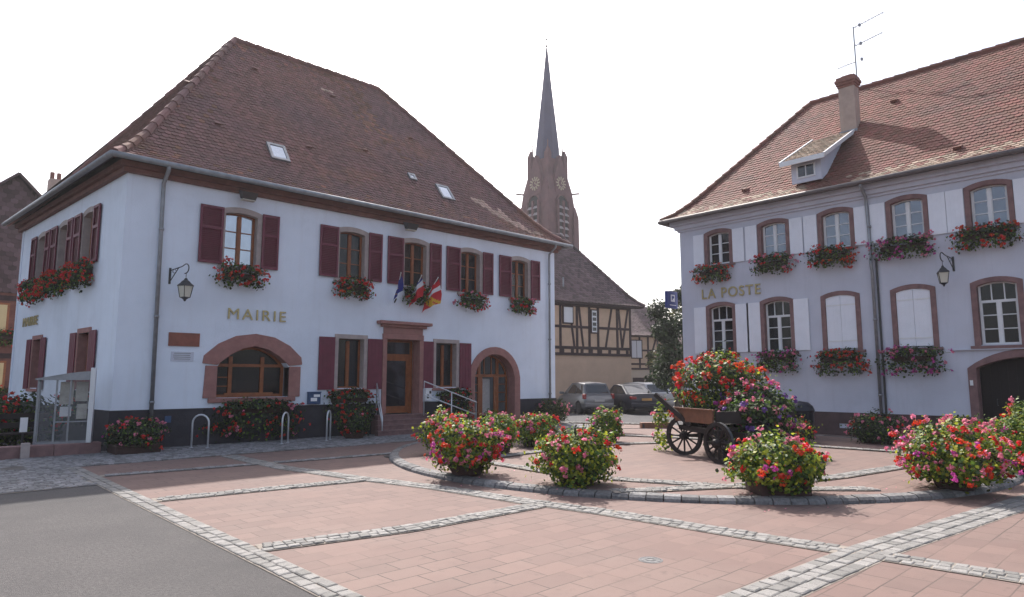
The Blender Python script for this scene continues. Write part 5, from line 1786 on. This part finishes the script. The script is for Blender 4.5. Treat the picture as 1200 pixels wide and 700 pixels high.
    for sd, (a0, a1, a2, a3) in ((0, (B[0], B[1], Tt[1], Tt[0])), (1, (B[2], B[3], Tt[3], Tt[2]))):
        rngs = ((.10, .40), (.43, .80)) if sd == 0 else ((.20, .57), (.60, .90))
        for (u0, u1) in rngs:
            patch('side_window', a0, a1, a2, a3, u0, u1, .20, .88, 'car_glass', .012)
    # lights, plate, bumper, handle, mirrors
    zt_, hw_ = low[1][2], low[1][3]
    for s in (-1, 1):
        q = MB()
        if kind == 'sedan': q.box(-.012, .16, s * (hw_ - .30), s * (hw_ + .012), .72, .86)
        else: q.box(-.006, .2, s * (hw_ - .13), s * (hw_ + .014), .74, .98)
        q.build('tail_light', 'taillight', t, bevel=.03)
        q = MB(); q.bar((gh_b[1][0] - .35, s * hb2 * .96, .98), (gh_b[1][0] - .3, s * (hb2 + .2), 1.0), .14, .12); q.build('wing_mirror', paint, t, bevel=.02)
    q = MB(); q.box(-.05, .25, -hw_ * .96, hw_ * .96, .34, .56); q.build('rear_bumper', paint, t, bevel=.05)
    q = MB(); q.box(-.03, .02, -.26, .26, .66 if kind != 'hatch' else .6, .77 if kind != 'hatch' else .71); q.build('number_plate', plate, t)
    q = MB(); q.box(-.02, .03, -.45, .45, .24, .34); q.build('bumper_skirt', 'rubber', t)
    q = MB(); q.box(.02, low[-1][0] - .1, -.6, .6, .17, .3); q.build('underbody', 'dark', t)
    for wx in wheels:
        for s in (-1, 1):
            q = MB(); q.lathe([(.2, -.1), (.29, -.1), (.31, -.07), (.31, .07), (.29, .1), (.2, .1)], n=24)
            q.v = [(wx + p[0], s * .74 + p[2], .31 + p[1]) for p in q.v]
            wo_ = q.build('wheel', 'rubber', t)
            q = MB()
            q.lathe([(.205, .085), (.19, .098), (.17, .075), (.05, .09), (.0, .095)], n=24)
            q.v = [(wx + p[0], s * (.74 + p[2]), .31 + p[1]) for p in q.v]
            q.build('rim', 'steel', wo_)
    return t


car(24.95, 20.45, math.radians(65), 'silver hatchback seen from behind, nearest the town hall corner', 'car_silver', 'hatch', 'plate_white')
car(26.6, 18.9, math.radians(62), 'dark blue saloon with a yellow number plate, between the two paler cars', 'car_blue', 'sedan', 'plate_yel')
car(29.4, 20.0, math.radians(62), 'pale estate car half hidden behind the dark blue saloon', 'car_white', 'estate', 'plate_white')
car(31.2, 22.3, math.radians(52), 'grey car showing only its roof beyond the dark blue saloon', 'car_grey', 'estate', 'plate_white')

# ================================================================== planters on the square
def mixb(r=0, o=0, p=0, m_=0, v_=0, lo=-.5):
    d = {}
    if r: d['red'] = (r, lo, .95)
    if o: d['orange'] = (o, lo, .95)
    if p: d['pink'] = (p, lo, .95)
    if m_: d['magenta'] = (m_, lo, .5)
    if v_: d['violet'] = (v_, lo, .5)
    return d
LY = {'leaf': 4, 'leaf_yel': 3, 'leaf_dark': 1}
LG = {'leaf': 3, 'leaf_yel': 1}
LD = {'leaf_dark': 3, 'leaf': 1}
planter(7.35, 8.95, IZ, 1.2, .92, 'round planter of pink, red and magenta flowers at the left rim of the island', mixb(60, 20, 56, 40), 2100, 1, LY)
planter(9.0, 11.75, IZ, 1.1, .92, 'greener round planter behind the pink and magenta one at the island rim', mixb(16, 4, 20, 0, 0, -.3), 1700, 2, LY)
planter(9.9, 11.0, IZ, 1.0, .86, 'planter with spilling pink blossoms right behind the island rim planter', mixb(10, 6, 34, 0), 1300, 15, LG)
planter(7.95, 7.0, IZ, 1.36, .86, 'tall yellow green planter with few red and pink flowers, middle of the island front', mixb(16, 8, 34, 4), 2500, 3, LY, spikes=16)
planter(9.42, 4.48, IZ, 1.32, .81, 'yellow green planter with a bare brown tub, in front of the wooden cart', mixb(24, 12, 40, 6), 2500, 4, LY, pot='box', pot_r=.31, pot_h=.26, spikes=8, rz=-0.75)
planter(11.75, 2.85, IZ, 1.55, .93, 'widest planter, crowded with pink and red flowers, at the right rim of the island', mixb(60, 30, 90, 30), 2900, 5, LY, spikes=4)
planter(11.6, 11.5, IZ, 1.1, .76, 'dark planter topped with pink red flowers, left of the small leafy one by the cars', mixb(34, 0, 24, 4, 0, .0), 1400, 6, LG)
planter(13.75, 11.05, IZ, .95, .84, 'small leafy planter with a few pink flowers in front of the silver hatchback', mixb(2, 0, 16, 3), 1600, 7, LG)
planter(18.5, 6.15, 0.004, 1.4, .84, 'dark planter of pinkish flowers standing against the post office plinth', mixb(12, 0, 44, 0), 1500, 8, LD)
planter(14.7, 2.4, IZ, 1.35, 1.12, 'tall planter of pink and red flowers at the right edge before the carriage gate', mixb(24, 10, 60, 8), 2000, 9, LG, spikes=12)
planter(13.3, 3.1, IZ, 1.0, 1.0, 'planter of upright pink blossoms between the widest planter and the carriage gate', mixb(20, 6, 50, 4, 0, -.1), 1500, 16, LY)
planter(17.3, 7.75, 0.004, 1.2, .74, 'low olive planter with red flowers by the post office wall behind the cart', mixb(34, 0, 8, 0), 1300, 10, {'leaf_dark': 2, 'leaf_yel': 1})
planter(4.3, 17.3, 0.02, 1.2, .74, 'shaded planter of red and pink flowers at the front corner of the town hall', mixb(18, 0, 36, 4), 1300, 11, LD, pot='box', pot_r=.4, spikes=10)
planter(9.85, 17.05, 0.02, .85, .82, 'dark leafy planter with red flowers at the foot of the door steps', mixb(16, 4, 4, 0, 0, -.7), 1500, 12, LD)
planter(15.3, 17.3, 0.02, .7, .6, 'small green planter on the left of the arched doorway', mixb(0, 0, 3, 0), 700, 13, LG, pot_r=.24, pot_h=.26)
planter(18.4, 17.35, 0.02, 1.3, .88, 'faded brownish planter at the right hand corner of the town hall', mixb(4, 0, 26, 0), 1400, 14, {'leaf_olive': 3, 'leaf_dark': 2}, spikes=14)

# petals dropped round the planters
pb_ = MB()
rp_ = random.Random(5)
for (px_, py_, r_) in ((7.35, 8.95, .75), (7.95, 7.0, .8), (9.3, 4.35, .8), (11.75, 2.85, 1.0), (9.0, 11.75, .7), (11.6, 11.5, .7), (13.75, 11.05, .6), (13.9, 8.0, 1.3)):
    for k in range(26):
        a, d = rp_.uniform(0, TAU), r_ * rp_.uniform(.5, 1.25)
        x_, y_ = px_ + d * cos(a), py_ + d * sin(a)
        z_ = IZ + .012 if math.hypot(x_ - IC[0], y_ - IC[1]) < IR - .3 else (.016 if math.hypot(x_ - IC[0], y_ - IC[1]) > IR + .1 else .1)
        add_leaf(pb_, Vector((x_, y_, z_)), Vector((rp_.gauss(0, .2), rp_.gauss(0, .2), 1)), rp_.uniform(.012, .028), rp_)
struct(pb_.build('fallen_petals', 'pink'), 'stuff')

# ================================================================== flower cart
ct = thing('flower_cart', (12.55, 7.65, IZ), 'old dark wooden handcart with spoked wheels carrying heaps of geraniums', 'cart')
CO = Vector((12.55, 7.65, IZ))
def wheel(cx_, cy_, rad, nang):
    """nang: direction of the axle in plan"""
    c_ = Vector((cx_, cy_, IZ + rad)) - CO
    ax = Vector((cos(nang), sin(nang), 0)); tx_ = Vector((-sin(nang), cos(nang), 0)); up = Vector((0, 0, 1))
    q = MB()
    def P(a, r, o): return c_ + tx_ * r * cos(a) + up * r * sin(a) + ax * o
    n = 32
    vs = []
    for k in range(n):
        a = TAU * k / n
        vs += [P(a, rad, -.035), P(a, rad, .035), P(a, rad - .075, .032), P(a, rad - .075, -.032)]
    fs = []
    for k in range(n):
        k2 = (k + 1) % n
        for j in range(4):
            fs.append((k * 4 + j, k2 * 4 + j, k2 * 4 + (j + 1) % 4, k * 4 + (j + 1) % 4))
    q.add(vs, fs)
    o = q.build('wheel', 'cartwood', ct)
    q = MB()
    for k in range(12):
        a = TAU * k / 12
        q.tube([P(a, .07, 0), P(a, rad - .07, 0)], [.022, .018], 6)
    q.build('spokes', 'cartwood', o)
    q = MB(); q.tube([c_ - ax * .13, c_ - ax * .07, c_ + ax * .07, c_ + ax * .13], [.055, .085, .085, .055], 12); q.tube([c_ - ax * .15, c_ + ax * .15], .03, 8); q.build('hub', 'cartwood', o)
    q = MB()
    vs = []; fs = []
    for k in range(n):
        a = TAU * k / n
        vs += [P(a, rad + .008, -.03), P(a, rad + .008, .03)]
    for k in range(n):
        k2 = (k + 1) % n; fs.append((k * 2, k2 * 2, k2 * 2 + 1, k * 2 + 1))
    q.add(vs, fs); q.build('iron_tyre', 'iron', o)
a1 = math.radians(32.0 + 180 - 28)
a2 = math.radians(30.0 + 180 - 48)
wheel(12.62, 8.02, .41, a1)
wheel(11.86, 6.78, .39, a2)
wheel(13.0, 6.55, .39, a2)
wheel(13.75, 7.7, .41, a1)
q = MB()
def W2(x, y, z): return Vector((x, y, z)) - CO
q.tube([W2(12.62, 8.02, IZ + .41), W2(13.75, 7.7, IZ + .41)], .035, 8); q.tube([W2(11.86, 6.78, IZ + .39), W2(13.0, 6.55, IZ + .39)], .035, 8)
q.bar(W2(13.1, 8.1, IZ + .52), W2(12.35, 6.45, IZ + .50), .1, .12)
q.bar(W2(12.7, 8.15, .66), W2(11.95, 6.75, .64), .09, .1); q.bar(W2(13.7, 7.9, .66), W2(13.0, 6.5, .64), .09, .1)
for f_ in (.1, .5, .9): q.bar(W2(12.7, 8.15, .72).lerp(W2(11.95, 6.75, .70), f_), W2(13.7, 7.9, .72).lerp(W2(13.0, 6.5, .70), f_), .08, .06)
# the leaning shaft
q.bar(W2(12.35, 8.55, 1.36), W2(12.45, 7.75, .72), .07, .09)
q.build('undercarriage', 'cartwood', ct)
q = MB(); q.bar(W2(12.62, 8.25, .93), W2(11.98, 6.95, .93), .04, .26); q.bar(W2(12.60, 8.28, 1.075), W2(11.96, 6.92, 1.075), .06, .03); q.build('side_board', 'cartboard', ct)
q = MB(); q.bar(W2(13.75, 7.95, .93), W2(13.05, 6.5, .93), .04, .26); q.bar(W2(12.68, 8.2, .93), W2(13.7, 7.95, .93), .04, .24); q.bar(W2(12.0, 6.9, .93), W2(13.0, 6.55, .93), .04, .24); q.build('side_board', 'cartwood', ct)
q = MB(); q.add([W2(12.66, 8.2, .80), W2(13.72, 7.95, .80), W2(13.02, 6.55, .80), W2(12.02, 6.9, .80)], [(0, 1, 2, 3)]); q.build('cart_bed', 'cartwood', ct)
# the heaps of flowers lie in the cart
def heap(x, y, z, rx, ry, h, rot, label, blooms, n, seed, lm, low=-.5, trail=.2):
    t = thing('cart_flowers', (x, y, z), label, 'flowers', rz=rot, group='flower heaps on the cart')
    put_mound(t, mound(random.Random(seed), (0, 0, 0), rx, ry, h, n, blooms, size=.066, seed=seed, low=low, leafmix=lm, trail=trail, bloom_r=.058))
    return t
CR = math.radians(-43)
heap(14.2, 8.0, 1.42, .98, .8, .8, CR, 'tall heap of scarlet geraniums on top of the wooden cart', {'red': (120, -.3, .95), 'orange': (130, -.3, .95), 'pink': (12, -.3, .8)}, 6800, 81, {'leaf': 3, 'leaf_dark': 3, 'leaf_yel': 1}, low=-.9, trail=.15)
heap(13.95, 7.1, .95, .84, .8, .64, CR, 'lower heap of pink and violet flowers spilling from the right of the cart', {'pink': (64, -.5, .9), 'magenta': (22, -.5, .9), 'violet': (46, -.3, .9), 'red': (4, 0, .9)}, 6500, 82, {'leaf_dark': 3, 'leaf': 2}, low=-.8, trail=.45)
heap(13.0, 8.85, .6, .2, .22, .6, CR, 'narrow trail of green leaves hanging down behind the left cart wheel', {'pink': (4, -.5, .9), 'red': (4, .2, .9)}, 330, 83, {'leaf': 2, 'leaf_yel': 2}, low=-.9, trail=.2)

heap(12.95, 6.62, .8, .62, .34, .5, CR, 'dark spray of pink flowers hanging over the front end of the cart', {'pink': (26, -.6, .9), 'violet': (10, -.4, .9)}, 1900, 84, {'leaf_dark': 3, 'leaf': 2}, low=-.9, trail=.35)

# dark rounded bin by the wall, stone block by the car park
t = thing('litter_bin', (18.6, 8.1, 0), 'dark round topped bin by the post office wall behind the cart', 'litter bin')
q = MB(); q.lathe([(.3, 0), (.33, .05), (.36, .75), (.37, .78)], n=24); q.build('body', 'car_blue', t, smooth=True)
q = MB(); q.lathe([(.38, .78), (.38, .84), (.34, .95), (.22, 1.05), (.0, 1.09)], n=24); q.build('domed_lid', 'car_blue', t, smooth=True)
t = thing('timber_block', (19.3, 13.4, 0), 'low brown timber block lying at the edge of the car park', 'block', rz=-.7)
q = MB(); q.box(-.5, .5, -.14, .14, 0.0, .22); q.build('beam', 'cartboard', t, bevel=.015)
q = MB(); q.box(-.46, -.4, -.15, .15, .05, .17); q.box(.4, .46, -.15, .15, .05, .17); q.build('iron_band', 'iron', t)

# ================================================================== left corner: low wall, notice case, bench, shrubs
q = MB()
for k in range(7):
    x0 = -3.2 + k
    q.box(x0 + .004, x0 + .996 if k < 6 else 3.7, 17.6, 17.92, 0, .27 + R.uniform(-.004, .004), R.random())
o = q.build('low_wall', 'sandstone_dark', loc=(0, 17.76, 0), bevel=.015); tag(o, 'low brown stone wall running left from the town hall corner', 'wall')
o = None
q = MB(); q.box(2.2, 2.36, 17.5, 17.598, 0, .34); o = q.build('kerb_post', 'palestone', loc=(2.28, 17.55, 0), bevel=.012); tag(o, 'small pale stone post in front of the low wall', 'post')
nc = thing('notice_case', (2.95, 17.76, .27), 'glazed steel notice case with a curved top on the low wall', 'notice case', rz=math.radians(-14))
q = MB()
for x in (-.5, -.16, .1): q.box(x - .018, x + .018, -.02, .02, 0, 1.42)
for x in (-.5, .46): q.box(x - .018, x + .018, .3, .34, 0, 1.4)
q.box(-.5, .46, -.018, .018, .0, .035); q.box(-.5, .46, .302, .338, .0, .035); q.box(-.16, .46, -.016, .016, .46, .49)
for x in (-.5, .46): q.box(x - .015, x + .015, .02, .3, .0, .03); q.box(x - .015, x + .015, .02, .3, 1.36, 1.39)
q.build('steel_frame', 'zinc', nc)
q = MB()
n = 12
top = [(-.56 + 1.08 * k / n, 1.44 + .16 * sin(pi * .5 * (k / n) ** 1.2)) for k in range(n + 1)]
bot = [(x, 1.40) for x, z in top]
q.ring_xz(top, bot, -.06, .38); q.build('curved_canopy', 'zinc', nc)
q = MB(); q.box(.46, .56, -.08, .36, 0, 1.68); q.build('white_post', 'chrome_white', nc, bevel=.01)
q = MB(); q.box(-.48, .45, -.004, .004, .04, 1.40); q.build('glass_front', 'glass_clear', nc)
for (x0, x1, z0, z1, nm) in ((-.12, .14, .85, 1.36, 'poster'), (.18, .42, .92, 1.36, 'poster'), (.22, .42, .52, .86, 'poster'), (-.1, .12, .58, .8, 'notice_sheet')):
    q = MB(); q.box(x0, x1, .27, .278, z0, z1); o = q.build(nm, 'poster' if nm == 'poster' else 'sign_white', nc)
be = thing('park_bench', (2.1, 19.2, 0), 'dark wooden bench behind the low wall, left of the notice case', 'bench')
q = MB()
for k in range(3): q.box(-.85, .85, -.22 + k * .15, -.1 + k * .15, .42, .46)
q.build('seat', 'cartwood', be)
q = MB()
for k in range(2): q.bar((-.85, .28 + k * .03, .62 + k * .2), (.85, .28 + k * .03, .62 + k * .2), .035, .13)
q.build('backrest', 'cartwood', be)
for sx in (-.7, .7):
    q = MB(); q.box(sx - .03, sx + .03, -.2, -.14, 0, .42); q.bar((sx, .22, 0), (sx, .32, .92), .06, .05); q.box(sx - .03, sx + .03, -.14, .24, .36, .419); q.build('leg', 'iron', be)
t = thing('white_sign_plate', (2.32, 18.4, 0), 'small white plate on a thin post beside the bench', 'sign')
q = MB(); q.tube([(0, 0, 0), (0, 0, .75)], .02, 8); q.build('post', 'iron', t); q = MB(); q.box(-.07, .07, -.035, -.022, .52, .84); q.build('plate', 'sign_white', t)
def shrub(x, y, rx, h, label, blooms, n, seed, lm):
    t = thing('flowering_shrub', (x, y, 0), label, 'shrub')
    q = MB(); rng = random.Random(seed)
    for k in range(6):
        a = rng.uniform(0, TAU); q.tube([(0.05 * cos(a), .05 * sin(a), 0), (rx * .4 * cos(a), rx * .4 * sin(a), h * .6)], [.02, .008], 5)
    q.build('stems', 'bark', t)
    put_mound(t, mound(rng, (0, 0, h * .5), rx, rx * .8, h * .55, n, blooms, size=.09, seed=seed, low=-.95, leafmix=lm, trail=.1))
shrub(1.6, 20.6, 1.0, 1.35, 'dark red flowering shrub behind the bench at the left edge', {'red': (60, -.3, .95)}, 1700, 91, LD)
shrub(2.75, 20.9, .8, 1.3, 'dark red flowering shrub seen through the notice case', {'red': (26, -.3, .95)}, 1200, 92, LD)
shrub(-.1, 21.2, 1.2, 1.5, 'dark green shrub beyond the left end of the bench', {'red': (14, 0, .95)}, 1500, 93, LD)

# ================================================================== haze
hz = MB(); hz.box(-440, 440, -440, 440, -1.0, 84.0)
m = bpy.data.materials.new('pale_haze'); m.use_nodes = True
nt = m.node_tree; nt.nodes.remove(nt.nodes['Principled BSDF'])
pv = nt.nodes.new('ShaderNodeVolumePrincipled')
pv.inputs['Color'].default_value = (0.93, 0.92, 0.97, 1)
pv.inputs['Density'].default_value = HAZE
pv.inputs['Anisotropy'].default_value = 0.35
nt.links.new(pv.outputs[0], nt.nodes['Material Output'].inputs['Volume'])
M['haze'] = m
if HAZE > 0:
    o = hz.build('haze', 'haze'); o['kind'] = 'stuff'
